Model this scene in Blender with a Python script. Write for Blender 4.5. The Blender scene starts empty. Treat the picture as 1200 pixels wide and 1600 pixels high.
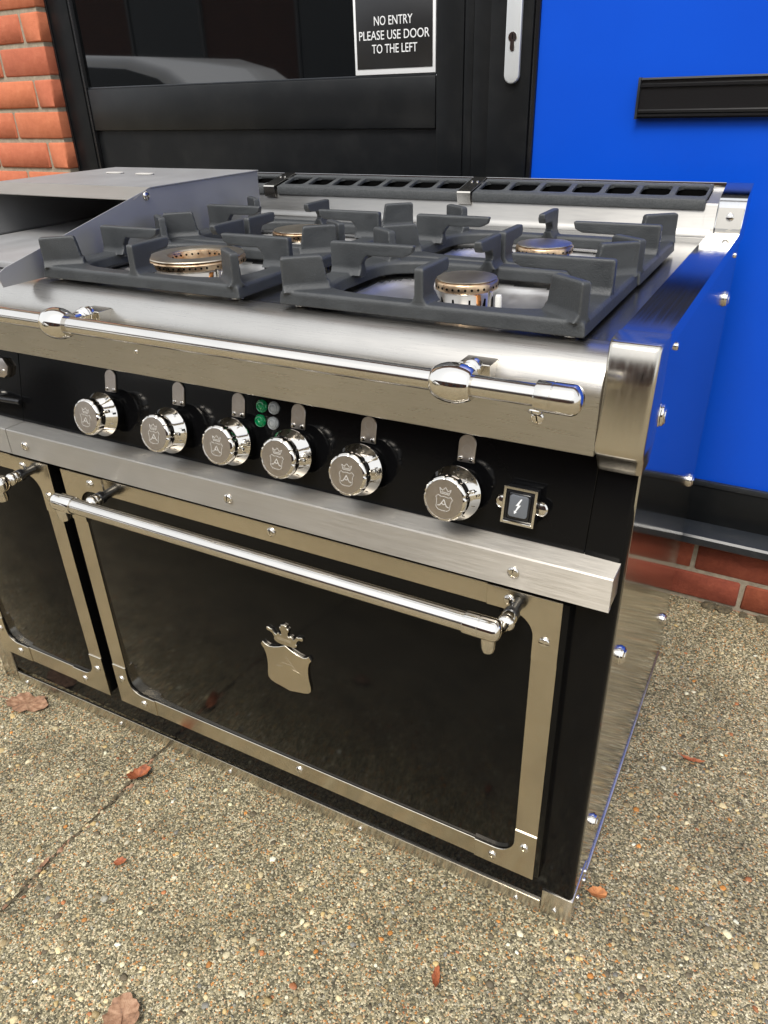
import bpy, bmesh, math, random
import numpy as np
from mathutils import Vector, Matrix
R = math.radians
PI = math.pi
random.seed(7)
rng = np.random.default_rng(7)
S = bpy.context.scene
COL = S.collection

# ------------------------------------------------------------------ camera
cam = bpy.data.cameras.new('camera')
camo = bpy.data.objects.new('camera', cam)
COL.objects.link(camo)
S.camera = camo
cr = Vector((0.879768, 0.474612, -0.027427))
cu = Vector((-0.212020, 0.443342, 0.870916))
cf = Vector((-0.425507, 0.760389, -0.490666))
cl = Vector((0.102615, -0.722900, 1.113005))
camo.matrix_world = Matrix(((cr.x, cu.x, -cf.x, cl.x), (cr.y, cu.y, -cf.y, cl.y), (cr.z, cu.z, -cf.z, cl.z), (0, 0, 0, 1)))
cam.sensor_fit = 'VERTICAL'
cam.sensor_height = 24
cam.sensor_width = 18
cam.lens = 1164.61 / 1600 * 24
cam.clip_start = 0.02
cam.clip_end = 400

# ------------------------------------------------------------------ sky and sun (bright overcast)
SUN_EL, SUN_ROT = R(54), R(176)
wd = bpy.data.worlds.new('World')
S.world = wd
wd.use_nodes = True
nt = wd.node_tree
for n in list(nt.nodes):
    nt.nodes.remove(n)
o_ = nt.nodes.new('ShaderNodeOutputWorld')
bg = nt.nodes.new('ShaderNodeBackground')
sky = nt.nodes.new('ShaderNodeTexSky')
sky.sky_type = 'NISHITA'
sky.sun_disc = False
sky.sun_elevation = SUN_EL
sky.sun_rotation = SUN_ROT
sky.air_density = 1.0
sky.dust_density = 4.0
sky.ozone_density = 1.0
bw = nt.nodes.new('ShaderNodeRGBToBW')
mx = nt.nodes.new('ShaderNodeMix')
mx.data_type = 'RGBA'
mx.inputs['Factor'].default_value = 0.85
nt.links.new(sky.outputs[0], bw.inputs[0])
nt.links.new(sky.outputs[0], mx.inputs['A'])
cl_ = nt.nodes.new('ShaderNodeMix')
cl_.data_type = 'RGBA'
cl_.inputs['Factor'].default_value = 0.75
cl_.inputs['B'].default_value = (9.6, 9.9, 10.3, 1)
nt.links.new(bw.outputs[0], cl_.inputs['A'])
nt.links.new(cl_.outputs['Result'], mx.inputs['B'])
nt.links.new(mx.outputs['Result'], bg.inputs[0])
bg.inputs[1].default_value = 0.09
nt.links.new(bg.outputs[0], o_.inputs[0])

sl = bpy.data.lights.new('sun', 'SUN')
sl.energy = 1.5
sl.angle = R(25)
sl.color = (1.0, 0.95, 0.87)
so = bpy.data.objects.new('sun', sl)
COL.objects.link(so)
sd = Vector((math.sin(SUN_ROT) * math.cos(SUN_EL), math.cos(SUN_ROT) * math.cos(SUN_EL), math.sin(SUN_EL)))
so.rotation_euler = sd.to_track_quat('Z', 'Y').to_euler()
so.location = (0, -5, 8)

S.view_settings.view_transform = 'Standard'
S.view_settings.look = 'None'
S.view_settings.gamma = 1
S.view_settings.exposure = 1.0
S.view_settings.use_curve_mapping = False
S.render.engine = 'CYCLES'
S.cycles.max_bounces = 10
S.cycles.glossy_bounces = 7
S.cycles.caustics_reflective = False
S.cycles.caustics_refractive = False
S.cycles.sample_clamp_indirect = 6

# ------------------------------------------------------------------ helpers
OFF = {}


def empty(name, loc, label=None, cat=None, group=None, kind=None, rz=0.0, base=None):
    """A thing: an Empty at its base.  base = the base in the frame the shapes are written in."""
    o = bpy.data.objects.new(name, None)
    o.empty_display_size = 0.05
    COL.objects.link(o)
    o.location = loc
    o.rotation_euler = (0, 0, rz)
    OFF[o] = Vector(base if base is not None else loc)
    tag(o, label, cat, group, kind)
    return o


def tag(o, label=None, cat=None, group=None, kind=None):
    if label: o['label'] = label
    if cat: o['category'] = cat
    if group: o['group'] = group
    if kind: o['kind'] = kind
    return o


def mesh_of(name, bm, mats, sharp=35):
    me = bpy.data.meshes.new(name)
    bm.normal_update()
    bm.to_mesh(me)
    bm.free()
    for m in (mats if isinstance(mats, (list, tuple)) else [mats]):
        me.materials.append(m)
    if sharp:
        me.polygons.foreach_set('use_smooth', [True] * len(me.polygons))
        me.set_sharp_from_angle(angle=R(sharp))
    me.update()
    return me


def link(name, me, parent=None, loc=(0, 0, 0), rot=None):
    """loc is given in the frame of the thing; it is made local to the parent here."""
    o = bpy.data.objects.new(name, me)
    COL.objects.link(o)
    if parent is not None:
        o.parent = parent
        o.location = Vector(loc) - OFF[parent]
        OFF[o] = Vector(loc)
    else:
        o.location = loc
        OFF[o] = Vector(loc)
    if rot is not None:
        o.rotation_euler = rot
    return o


def add(name, bm, mats, parent=None, loc=(0, 0, 0), rot=None, sharp=35, shift=True):
    """bm holds frame coordinates; the object sits at loc, its mesh is shifted to match."""
    if shift and tuple(loc) != (0, 0, 0):
        bmesh.ops.translate(bm, vec=-Vector(loc), verts=bm.verts)
    return link(name, mesh_of(name, bm, mats, sharp), parent, loc, rot)


def box(bm, x0, x1, y0, y1, z0, z1, bev=0.0, seg=2):
    t = bmesh.new()
    r = bmesh.ops.create_cube(t, size=1)
    for v in t.verts:
        v.co = Vector((x0 + (v.co.x + .5) * (x1 - x0), y0 + (v.co.y + .5) * (y1 - y0), z0 + (v.co.z + .5) * (z1 - z0)))
    if bev:
        bmesh.ops.bevel(t, geom=list(t.edges), offset=bev, segments=seg, profile=.5, affect='EDGES')
    merge(bm, t)
    return bm


def merge(bm, t, mat=None):
    if mat is not None:
        for f in t.faces: f.material_index = mat
    me = bpy.data.meshes.new('tmp')
    t.to_mesh(me)
    t.free()
    bm.from_mesh(me)
    bpy.data.meshes.remove(me)


def prism(bm, pts, plane, a0, a1, bev=0.0, seg=2, mat=None):
    """Closed 2D outline extruded.  plane 'xz' -> along y, 'xy' -> along z, 'yz' -> along x."""
    t = bmesh.new()

    def P(p, a):
        if plane == 'xz': return (p[0], a, p[1])
        if plane == 'xy': return (p[0], p[1], a)
        return (a, p[0], p[1])
    va = [t.verts.new(P(p, a0)) for p in pts]
    vb = [t.verts.new(P(p, a1)) for p in pts]
    n = len(pts)
    fa = t.faces.new(va)
    fb = t.faces.new(list(reversed(vb)))
    for i in range(n):
        t.faces.new((va[(i + 1) % n], va[i], vb[i], vb[(i + 1) % n]))
    bmesh.ops.recalc_face_normals(t, faces=t.faces)
    if bev:
        es = [e for e in t.edges if (fa in e.link_faces or fb in e.link_faces)]
        bmesh.ops.bevel(t, geom=es, offset=bev, segments=seg, profile=.5, affect='EDGES')
    merge(bm, t, mat)
    return bm


AX = {'x': Vector((1, 0, 0)), '-x': Vector((-1, 0, 0)), 'y': Vector((0, 1, 0)), '-y': Vector((0, -1, 0)), 'z': Vector((0, 0, 1))}


def lathe(bm, prof, axis, org=(0, 0, 0), seg=32, mat=None, scallop=None):
    """prof: list of (radius, height along axis)."""
    a = AX[axis] if isinstance(axis, str) else axis.normalized()
    q = a.to_track_quat('Z', 'Y')
    t = bmesh.new()
    rings = []
    for i, (r, h) in enumerate(prof):
        if r < 1e-7:
            rings.append([t.verts.new(Vector(org) + a * h)])
        else:
            ring = []
            for k in range(seg):
                w = 2 * PI * k / seg
                rr = r * (scallop(w, i) if scallop else 1)
                ring.append(t.verts.new(Vector(org) + q @ Vector((rr * math.cos(w), rr * math.sin(w), h))))
            rings.append(ring)
    for A, B in zip(rings[:-1], rings[1:]):
        if len(A) == 1 and len(B) == 1: continue
        for k in range(seg):
            k2 = (k + 1) % seg
            if len(A) == 1: t.faces.new((A[0], B[k2], B[k]))
            elif len(B) == 1: t.faces.new((A[k], A[k2], B[0]))
            else: t.faces.new((A[k], A[k2], B[k2], B[k]))
    bmesh.ops.recalc_face_normals(t, faces=t.faces)
    merge(bm, t, mat)
    return bm


def tube(bm, a, b, r, seg=24, cap=True):
    a, b = Vector(a), Vector(b)
    L = (b - a).length
    prof = ([(0, 0)] if cap else []) + [(r, 0), (r, L)] + ([(0, L)] if cap else [])
    return lathe(bm, prof, (b - a), a, seg)


def arc(cx, cy, r, a0, a1, n):
    return [(cx + r * math.cos(R(a0 + (a1 - a0) * i / n)), cy + r * math.sin(R(a0 + (a1 - a0) * i / n))) for i in range(n + 1)]


def ribbon(bm, pts, w, y, h=.0004, closed=False, cx=0, cz=0, s=1.0):
    """An engraved/raised hair line on a plane facing -y."""
    P = [(cx + p[0] * s, cz + p[1] * s) for p in pts]
    n = len(P)
    for i in range(n if closed else n - 1):
        a, b = Vector(P[i]), Vector(P[(i + 1) % n])
        d = b - a
        if d.length < 1e-7: continue
        d.normalize()
        nn = Vector((-d.y, d.x)) * w * .5
        a2, b2 = a - d * w * .35, b + d * w * .35
        prism(bm, [tuple(a2 - nn), tuple(b2 - nn), tuple(b2 + nn), tuple(a2 + nn)], 'xz', y, y - h)
    return bm


def rrect(x0, x1, z0, z1, r, n=5):
    return arc(x1 - r, z0 + r, r, -90, 0, n) + arc(x1 - r, z1 - r, r, 0, 90, n) + arc(x0 + r, z1 - r, r, 90, 180, n) + arc(x0 + r, z0 + r, r, 180, 270, n)


# ------------------------------------------------------------------ materials
def mat(name, col=(.5, .5, .5), rough=.5, metal=0.0, **kw):
    m = bpy.data.materials.new(name)
    m.use_nodes = True
    b = m.node_tree.nodes['Principled BSDF']
    b.inputs['Base Color'].default_value = (*col, 1)
    b.inputs['Roughness'].default_value = rough
    b.inputs['Metallic'].default_value = metal
    for k, v in kw.items():
        b.inputs[k.replace('_', ' ')].default_value = v
    return m


def nodes(m):
    return m.node_tree.nodes, m.node_tree.links, m.node_tree.nodes['Principled BSDF']


def coord(m, scale=(1, 1, 1), kind='Object'):
    N, L, b = nodes(m)
    tc = N.new('ShaderNodeTexCoord')
    mp = N.new('ShaderNodeMapping')
    mp.inputs['Scale'].default_value = scale
    L.new(tc.outputs[kind], mp.inputs[0])
    return mp.outputs[0]


def noise(m, vec, scale, detail=3, rough=.55):
    N, L, b = nodes(m)
    n = N.new('ShaderNodeTexNoise')
    n.inputs['Scale'].default_value = scale
    n.inputs['Detail'].default_value = detail
    n.inputs['Roughness'].default_value = rough
    L.new(vec, n.inputs['Vector'])
    return n.outputs[0]


def ramp(m, fac, stops):
    N, L, b = nodes(m)
    r = N.new('ShaderNodeValToRGB')
    el = r.color_ramp.elements
    while len(el) < len(stops): el.new(.5)
    for e, (p, c) in zip(el, stops):
        e.position = p
        e.color = (*c, 1) if len(c) == 3 else c
    L.new(fac, r.inputs[0])
    return r.outputs[0]


def rangemap(m, fac, a, b_, c, d):
    N, L, b = nodes(m)
    n = N.new('ShaderNodeMapRange')
    for i, v in zip(range(1, 5), (a, b_, c, d)): n.inputs[i].default_value = v
    L.new(fac, n.inputs[0])
    return n.outputs[0]


def bump(m, h, strength, dist=.001, normal=None):
    N, L, b = nodes(m)
    n = N.new('ShaderNodeBump')
    n.inputs['Strength'].default_value = strength
    n.inputs['Distance'].default_value = dist
    L.new(h, n.inputs['Height'])
    if normal is not None: L.new(normal, n.inputs['Normal'])
    L.new(n.outputs[0], b.inputs['Normal'])
    return n.outputs[0]


def brushed(name, col, r0, r1, stretch, strength=.12, dist=.0003, wave=0.0, grain=None, aniso=.75, streak=.05):
    """Steel with fine grain drawn out along one axis."""
    m = mat(name, col, r0, 1.0)
    N, L, b = nodes(m)
    v = coord(m, stretch)
    n = noise(m, v, 1.0, 4, .6)
    L.new(rangemap(m, n, .3, .7, r0, r1), b.inputs['Roughness'])
    v2 = coord(m, (6, 6, 6))
    sm = noise(m, v2, 1.0, 3)
    c = ramp(m, sm, [(.3, tuple(x * .90 for x in col)), (.7, tuple(min(1, x * 1.05) for x in col))])
    ms = N.new('ShaderNodeMix')
    ms.data_type = 'RGBA'
    ms.blend_type = 'MULTIPLY'
    ms.inputs['Factor'].default_value = 1
    L.new(c, ms.inputs['A'])
    L.new(ramp(m, n, [(.25, (1 - streak,) * 3), (.75, (1 + streak * .6,) * 3)]), ms.inputs['B'])
    L.new(ms.outputs['Result'], b.inputs['Base Color'])
    nb = bump(m, n, strength, dist) if strength else None
    if grain:      # direction of the brush lines: light is spread across them
        b.inputs['Anisotropic'].default_value = aniso
        b.inputs['Anisotropic Rotation'].default_value = .25
        cv = N.new('ShaderNodeCombineXYZ')
        for i_ in range(3): cv.inputs[i_].default_value = grain[i_]
        L.new(cv.outputs[0], b.inputs['Tangent'])
    if wave:
        w = noise(m, coord(m, (14, 14, 14)), 1.0, 1)
        bump(m, w, wave, .002, nb)
    return m


STEEL = (.64, .615, .575)
M_skirt = brushed('brushed_steel', (.50, .48, .445), .26, .34, (22, 900, 900), .08, grain=(1, 0, 0), aniso=.5, streak=.08)
M_deck = brushed('deck_steel', (.46, .46, .46), .19, .26, (9, 600, 600), .05, grain=(1, 0, 0), aniso=.5, streak=.10)
M_ledge = brushed('ledge_brushed_steel', (.58, .55, .50), .42, .54, (22, 700, 700), .04, grain=(1, 0, 0), aniso=.9, streak=.07)
M_trim = brushed('trim_polished_steel', (.58, .55, .495), .14, .22, (30, 300, 300), .02)
M_plinth = brushed('plinth_steel', (.66, .615, .53), .18, .25, (90, 8, 8), .03, grain=(1, 0, 0), aniso=.93, streak=.16)
M_trimv = brushed('door_trim_steel', (.62, .57, .48), .16, .24, (60, 60, 60), .01)
M_mirror = brushed('side_mirror_steel', (.50, .49, .47), .075, .105, (20, 500, 12), .03, .0003, grain=(0, 0, 1), aniso=.93)
M_strip = brushed('top_strip_polished_steel', (.60, .60, .60), .07, .12, (300, 5, 100), .02)
M_cap = brushed('corner_cap_steel', (.58, .545, .48), .16, .26, (300, 300, 12), .03, grain=(0, 0, 1), aniso=.6)
M_hood = brushed('guard_steel', (.42, .42, .425), .50, .62, (20, 8, 20), 0)
M_hood.node_tree.nodes['Principled BSDF'].inputs['Metallic'].default_value = .65
M_well = brushed('well_steel', (.66, .65, .63), .30, .40, (50, 50, 50), 0)
M_back = brushed('upstand_brushed_steel', (.40, .392, .375), .34, .46, (22, 700, 700), .05, grain=(1, 0, 0), aniso=.6, streak=.08)
M_chrome = mat('polished_chrome', (.72, .69, .64), .06, 1.0)
M_rail = brushed('rail_polished_steel', (.70, .67, .62), .12, .18, (12, 600, 600), .02)
M_face = brushed('knob_face_steel', (.52, .475, .44), .28, .34, (80, 80, 80), 0)
M_soft = mat('soft_engraved_line', (.68, .63, .54), .24, 1.0)
M_line = mat('engraved_bright_line', (.50, .485, .455), .5, 0.0)  # pale matt colour stands in for skylight caught by engraved grooves

M_black = mat('black_enamel', (.004, .004, .0044), .10, 0, Specular_IOR_Level=.15)
N, L, b = nodes(M_black)
bump(M_black, noise(M_black, coord(M_black, (160, 160, 160)), 1.0, 2), .10, .0003)
M_panel = mat('oven_door_black_gloss', (.004, .004, .004), .09, 0, Specular_IOR_Level=.15)
N, L, b = nodes(M_panel)
bump(M_panel, noise(M_panel, coord(M_panel, (30, 30, 30)), 1.0, 2), .05, .0006)
M_blackpl = mat('black_plastic', (.010, .010, .011), .22)
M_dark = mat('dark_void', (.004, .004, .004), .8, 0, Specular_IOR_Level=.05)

M_iron = mat('cast_iron', (.046, .049, .053), .50, 0, Specular_IOR_Level=.45)
N, L, b = nodes(M_iron)
v = coord(M_iron, (1, 1, 1))
nf = noise(M_iron, v, 900, 2)
nl = noise(M_iron, v, 30, 4)
geo = N.new('ShaderNodeNewGeometry')
worn = ramp(M_iron, geo.outputs['Pointiness'], [(.50, (0, 0, 0)), (.57, (1, 1, 1))])
wm = N.new('ShaderNodeMix')
wm.data_type = 'RGBA'
nm = noise(M_iron, v, 420, 3, .7)
L.new(ramp(M_iron, nl, [(.3, (.031, .034, .037)), (.7, (.045, .049, .052))]), wm.inputs['A'])
wm.inputs['B'].default_value = (.095, .10, .102, 1)
wf = N.new('ShaderNodeMath')
wf.operation = 'MULTIPLY'
L.new(worn, wf.inputs[0])
L.new(rangemap(M_iron, nm, .35, .65, .15, .75), wf.inputs[1])
sp_ = ramp(M_iron, nm, [(.70, (0, 0, 0)), (.80, (.7, .7, .7))])
wa = N.new('ShaderNodeMath')
wa.operation = 'MAXIMUM'
L.new(wf.outputs[0], wa.inputs[0])
L.new(sp_, wa.inputs[1])
L.new(wa.outputs[0], wm.inputs['Factor'])
L.new(wm.outputs['Result'], b.inputs['Base Color'])
L.new(rangemap(M_iron, nl, .3, .7, .42, .58), b.inputs['Roughness'])
b1_ = bump(M_iron, nm, .45, .0012)
bump(M_iron, nf, .5, .0006, b1_)

M_brass = mat('burner_brass', (.70, .50, .32), .34, 1.0)
N, L, b = nodes(M_brass)
nb_ = noise(M_brass, coord(M_brass, (60, 60, 60)), 1.0, 4)
L.new(ramp(M_brass, nb_, [(.3, (.46, .28, .16)), (.5, (.72, .52, .33)), (.72, (.80, .63, .43))]), b.inputs['Base Color'])
L.new(rangemap(M_brass, nb_, .3, .7, .22, .42), b.inputs['Roughness'])
M_cap_top = mat('burner_cap_tinted_steel', (.56, .50, .41), .36, 1.0)
N, L, b = nodes(M_cap_top)
nb_ = noise(M_cap_top, coord(M_cap_top, (30, 30, 30)), 1.0, 5)
L.new(ramp(M_cap_top, nb_, [(.3, (.46, .40, .31)), (.7, (.68, .61, .50))]), b.inputs['Base Color'])
M_ceram = mat('white_ceramic', (.75, .74, .70), .25)
M_copper = mat('igniter_copper', (.48, .21, .07), .42, .7)
M_green = mat('green_lens', (.0, .22, .07), .12, 0, Coat_Weight=.6)
M_clear = mat('clear_lens', (.32, .34, .34), .10, 0, Coat_Weight=.6)
M_rocker = mat('rocker_grey', (.12, .13, .145), .30)
M_white = mat('white_print', (.78, .79, .80), .5)

M_frame = mat('black_powder_coat', (.007, .008, .009), .36, 0, Specular_IOR_Level=.28)
N, L, b = nodes(M_frame)
bump(M_frame, noise(M_frame, coord(M_frame, (500, 500, 500)), 1.0, 2), .12, .0004)
nd = noise(M_frame, coord(M_frame, (9, 9, 9)), 1.0, 6, .7)
L.new(ramp(M_frame, nd, [(.45, (.0060, .0068, .0078)), (.80, (.015, .0155, .016))]), b.inputs['Base Color'])
M_glass = mat('dark_door_glass', (.003, .0035, .004), .02, 0, Specular_IOR_Level=1.25)
M_sign = mat('sign_black', (.010, .010, .011), .35)
M_alu = mat('handle_plate_alu', (.62, .64, .65), .42, .55)
M_blue = mat('blue_panel_paint', (.0020, .072, .58), .30, 0, Specular_IOR_Level=.35)
N, L, b = nodes(M_blue)
nbp = noise(M_blue, coord(M_blue, (4, 4, 4)), 1.0, 5)
L.new(ramp(M_blue, nbp, [(.25, (.0018, .067, .55)), (.75, (.0024, .077, .605))]), b.inputs['Base Color'])
bump(M_blue, noise(M_blue, coord(M_blue, (220, 220, 220)), 1.0, 2), .05, .0003)
M_sill = mat('sill_dark_grey', (.020, .023, .028), .30)
N, L, b = nodes(M_sill)
nd = noise(M_sill, coord(M_sill, (40, 40, 40)), 1.0, 8, .8)
L.new(ramp(M_sill, nd, [(.5, (.017, .020, .025)), (.70, (.032, .034, .037)), (.80, (.14, .13, .12))]), b.inputs['Base Color'])


def brick_mat(name, c0, c1, c2):
    m = mat(name, c1, .85)
    N, L, b = nodes(m)
    v = coord(m, (1, 1, 1))
    oi = N.new('ShaderNodeObjectInfo')
    n1 = noise(m, v, 35, 6, .7)
    n2 = noise(m, v, 420, 3, .6)
    c = ramp(m, n1, [(.25, c0), (.5, c1), (.75, c2)])
    hs = N.new('ShaderNodeHueSaturation')
    L.new(rangemap(m, oi.outputs['Random'], 0, 1, .90, 1.10), hs.inputs['Value'])
    L.new(rangemap(m, oi.outputs['Random'], 0, 1, .498, .504), hs.inputs['Hue'])
    L.new(c, hs.inputs['Color'])
    sp = ramp(m, n2, [(.68, (0, 0, 0)), (.76, (1, 1, 1))])
    mxn = N.new('ShaderNodeMix')
    mxn.data_type = 'RGBA'
    mxn.inputs['B'].default_value = (.42, .30, .22, 1)
    fm = N.new('ShaderNodeMath')
    fm.operation = 'MULTIPLY'
    fm.inputs[1].default_value = .30
    L.new(sp, fm.inputs[0])
    L.new(fm.outputs[0], mxn.inputs['Factor'])
    L.new(hs.outputs[0], mxn.inputs['A'])
    L.new(mxn.outputs['Result'], b.inputs['Base Color'])
    bump(m, n1, .6, .004, bump(m, n2, .6, .0014))
    return m


M_brick = brick_mat('red_brick', (.40, .108, .052), (.48, .135, .066), (.54, .17, .086))
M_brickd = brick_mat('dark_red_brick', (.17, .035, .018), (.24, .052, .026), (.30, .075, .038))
M_mortar = mat('mortar', (.33, .28, .21), .95)
N, L, b = nodes(M_mortar)
v = coord(M_mortar, (1, 1, 1))
L.new(ramp(M_mortar, noise(M_mortar, v, 60, 6, .7), [(.3, (.22, .185, .14)), (.7, (.40, .345, .26))]), b.inputs['Base Color'])
bump(M_mortar, noise(M_mortar, v, 300, 4), .7, .002)

# ground: exposed-aggregate concrete
M_ground = mat('exposed_aggregate', (.2, .17, .12), .85)
N, L, b = nodes(M_ground)
v = coord(M_ground, (1, 1, 1))


def voro(scale, rnd=1.0):
    n = N.new('ShaderNodeTexVoronoi')
    n.inputs['Scale'].default_value = scale
    n.inputs['Randomness'].default_value = rnd
    # wobble so that cells are not straight-edged
    w = N.new('ShaderNodeTexNoise')
    w.inputs['Scale'].default_value = scale * .7
    L.new(v, w.inputs['Vector'])
    ma = N.new('ShaderNodeVectorMath')
    ma.operation = 'MULTIPLY_ADD'
    ma.inputs[1].default_value = (.6 / scale,) * 3
    L.new(w.outputs['Color'], ma.inputs[0])
    L.new(v, ma.inputs[2])
    L.new(ma.outputs[0], n.inputs['Vector'])
    sx = N.new('ShaderNodeSeparateColor')
    L.new(n.outputs['Color'], sx.inputs[0])
    return n.outputs['Distance'], sx.outputs[0], sx.outputs[1]


d1, c1, p1 = voro(400)
d2, c2, p2 = voro(200)
GR = [(.0, (.06, .054, .037)), (.24, (.115, .104, .070)), (.46, (.20, .178, .118)), (.62, (.36, .315, .21)), (.70, (.27, .25, .195)), (.82, (.54, .47, .33)), (.91, (.66, .60, .47)), (.97, (.46, .21, .07))]
col1 = ramp(M_ground, c1, GR)
col2 = ramp(M_ground, c2, [(.0, (.10, .085, .06)), (.3, (.30, .25, .16)), (.55, (.48, .40, .26)), (.75, (.38, .36, .32)), (.90, (.66, .60, .46)), (.97, (.52, .24, .08))])
pick = ramp(M_ground, p2, [(.66, (0, 0, 0)), (.70, (1, 1, 1))])
edge2 = ramp(M_ground, d2, [(.36, (1, 1, 1)), (.46, (0, 0, 0))])
mu = N.new('ShaderNodeMath')
mu.operation = 'MULTIPLY'
L.new(pick, mu.inputs[0])
L.new(edge2, mu.inputs[1])
mxg = N.new('ShaderNodeMix')
mxg.data_type = 'RGBA'
L.new(mu.outputs[0], mxg.inputs['Factor'])
L.new(col1, mxg.inputs['A'])
L.new(col2, mxg.inputs['B'])
big = ramp(M_ground, noise(M_ground, v, 6, 7, .7), [(.30, (.54, .525, .455)), (.5, (.90, .88, .77)), (.70, (1.20, 1.17, 1.04))])
mm = N.new('ShaderNodeMix')
mm.data_type = 'RGBA'
mm.blend_type = 'MULTIPLY'
mm.inputs['Factor'].default_value = 1
L.new(mxg.outputs['Result'], mm.inputs['A'])
L.new(big, mm.inputs['B'])
L.new(mm.outputs['Result'], b.inputs['Base Color'])
h1 = ramp(M_ground, d1, [(.0, (1, 1, 1)), (.6, (0, 0, 0))])
ad = N.new('ShaderNodeMath')
ad.operation = 'ADD'
L.new(h1, ad.inputs[0])
L.new(mu.outputs[0], ad.inputs[1])
bump(M_ground, ad.outputs[0], .7, .0016)

M_pebble = mat('pebbles', (.4, .33, .22), .62)
N, L, b = nodes(M_pebble)
at = N.new('ShaderNodeAttribute')
at.attribute_name = 'Col'
vn = noise(M_pebble, coord(M_pebble, (1, 1, 1)), 500, 3)
mp_ = N.new('ShaderNodeMix')
mp_.data_type = 'RGBA'
mp_.blend_type = 'MULTIPLY'
mp_.inputs['Factor'].default_value = 1
L.new(at.outputs['Color'], mp_.inputs['A'])
L.new(ramp(M_pebble, vn, [(.3, (.72, .70, .68)), (.7, (1.1, 1.1, 1.1))]), mp_.inputs['B'])
mp2 = N.new('ShaderNodeMix')
mp2.data_type = 'RGBA'
mp2.blend_type = 'MULTIPLY'
mp2.inputs['Factor'].default_value = 1
L.new(mp_.outputs['Result'], mp2.inputs['A'])
L.new(ramp(M_pebble, noise(M_pebble, coord(M_pebble, (1, 1, 1)), 6, 7, .7), [(.30, (.66, .65, .62)), (.5, (.95, .95, .92)), (.70, (1.15, 1.14, 1.08))]), mp2.inputs['B'])
L.new(mp2.outputs['Result'], b.inputs['Base Color'])


def leaf_mat(name, c0, c1):
    m = mat(name, c0, .7)
    N, L, b = nodes(m)
    n = noise(m, coord(m, (1, 1, 1)), 90, 5, .7)
    L.new(ramp(m, n, [(.32, tuple(x * .45 for x in c0)), (.5, c0), (.7, c1)]), b.inputs['Base Color'])
    bump(m, n, .5, .001)
    return m


M_leaf1 = leaf_mat('dead_leaf_brown', (.29, .155, .088), (.43, .265, .165))
M_leaf2 = leaf_mat('dead_leaf_russet', (.30, .085, .030), (.42, .15, .06))
M_leaf3 = leaf_mat('dead_leaf_orange', (.42, .16, .05), (.55, .26, .10))
M_dirt = mat('joint_dirt', (.05, .042, .028), .95)
N, L, b = nodes(M_dirt)
v = coord(M_dirt, (1, 1, 1))
n = noise(M_dirt, v, 130, 6, .75)
L.new(ramp(M_dirt, n, [(.3, (.04, .034, .022)), (.52, (.11, .09, .055)), (.72, (.26, .19, .10))]), b.inputs['Base Color'])
bump(M_dirt, n, 1, .003)

# ------------------------------------------------------------------ ground
WY, WT = 0.86447, -0.019389
WA = math.atan(WT)


def gz(x, y):
    z = .016 * min(0, x) if x > -3 else -.048
    t = max(0.0, min(1.0, (y - .62) / .24))
    return z + .05 * t * t * (3 - 2 * t) * (1 if y < 2 else 1)


xs = sorted(set([-60, -20, -8, -4, -3] + [round(-2.6 + .05 * i, 3) for i in range(78)] + [-.8155, -.8135, -.8110, -.8090] + [2, 4, 10, 40]))
xs = [x for x in xs if not (-.84 < x < -.79) or x in (-.8155, -.8135, -.8110, -.8090)]
ys = sorted(set([-60, -20, -9, -4, -2] + [round(-1.2 + .01 * i, 3) for i in range(224)] + [3, 10, 40]))
bm = bmesh.new()
gv = {}
for i, x in enumerate(xs):
    for j, y in enumerate(ys):
        wob = .0030 * math.sin(y * 31) + .0016 * math.sin(y * 83 + 1) + .001 * math.sin(y * 157) if -.83 < x < -.80 else 0
        dz = -.0035 if x in (-.8135, -.8110) else 0
        gv[i, j] = bm.verts.new((x + wob, y, gz(x, y) + dz))
for i in range(len(xs) - 1):
    for j in range(len(ys) - 1):
        f = bm.faces.new((gv[i, j], gv[i + 1, j], gv[i + 1, j + 1], gv[i, j + 1]))
        f.material_index = 1 if xs[i] in (-.8155, -.8135, -.8110) and ys[j] < .3 else 0
g = add('ground', bm, [M_ground, M_dirt], sharp=60)
tag(g, kind='structure')


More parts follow.
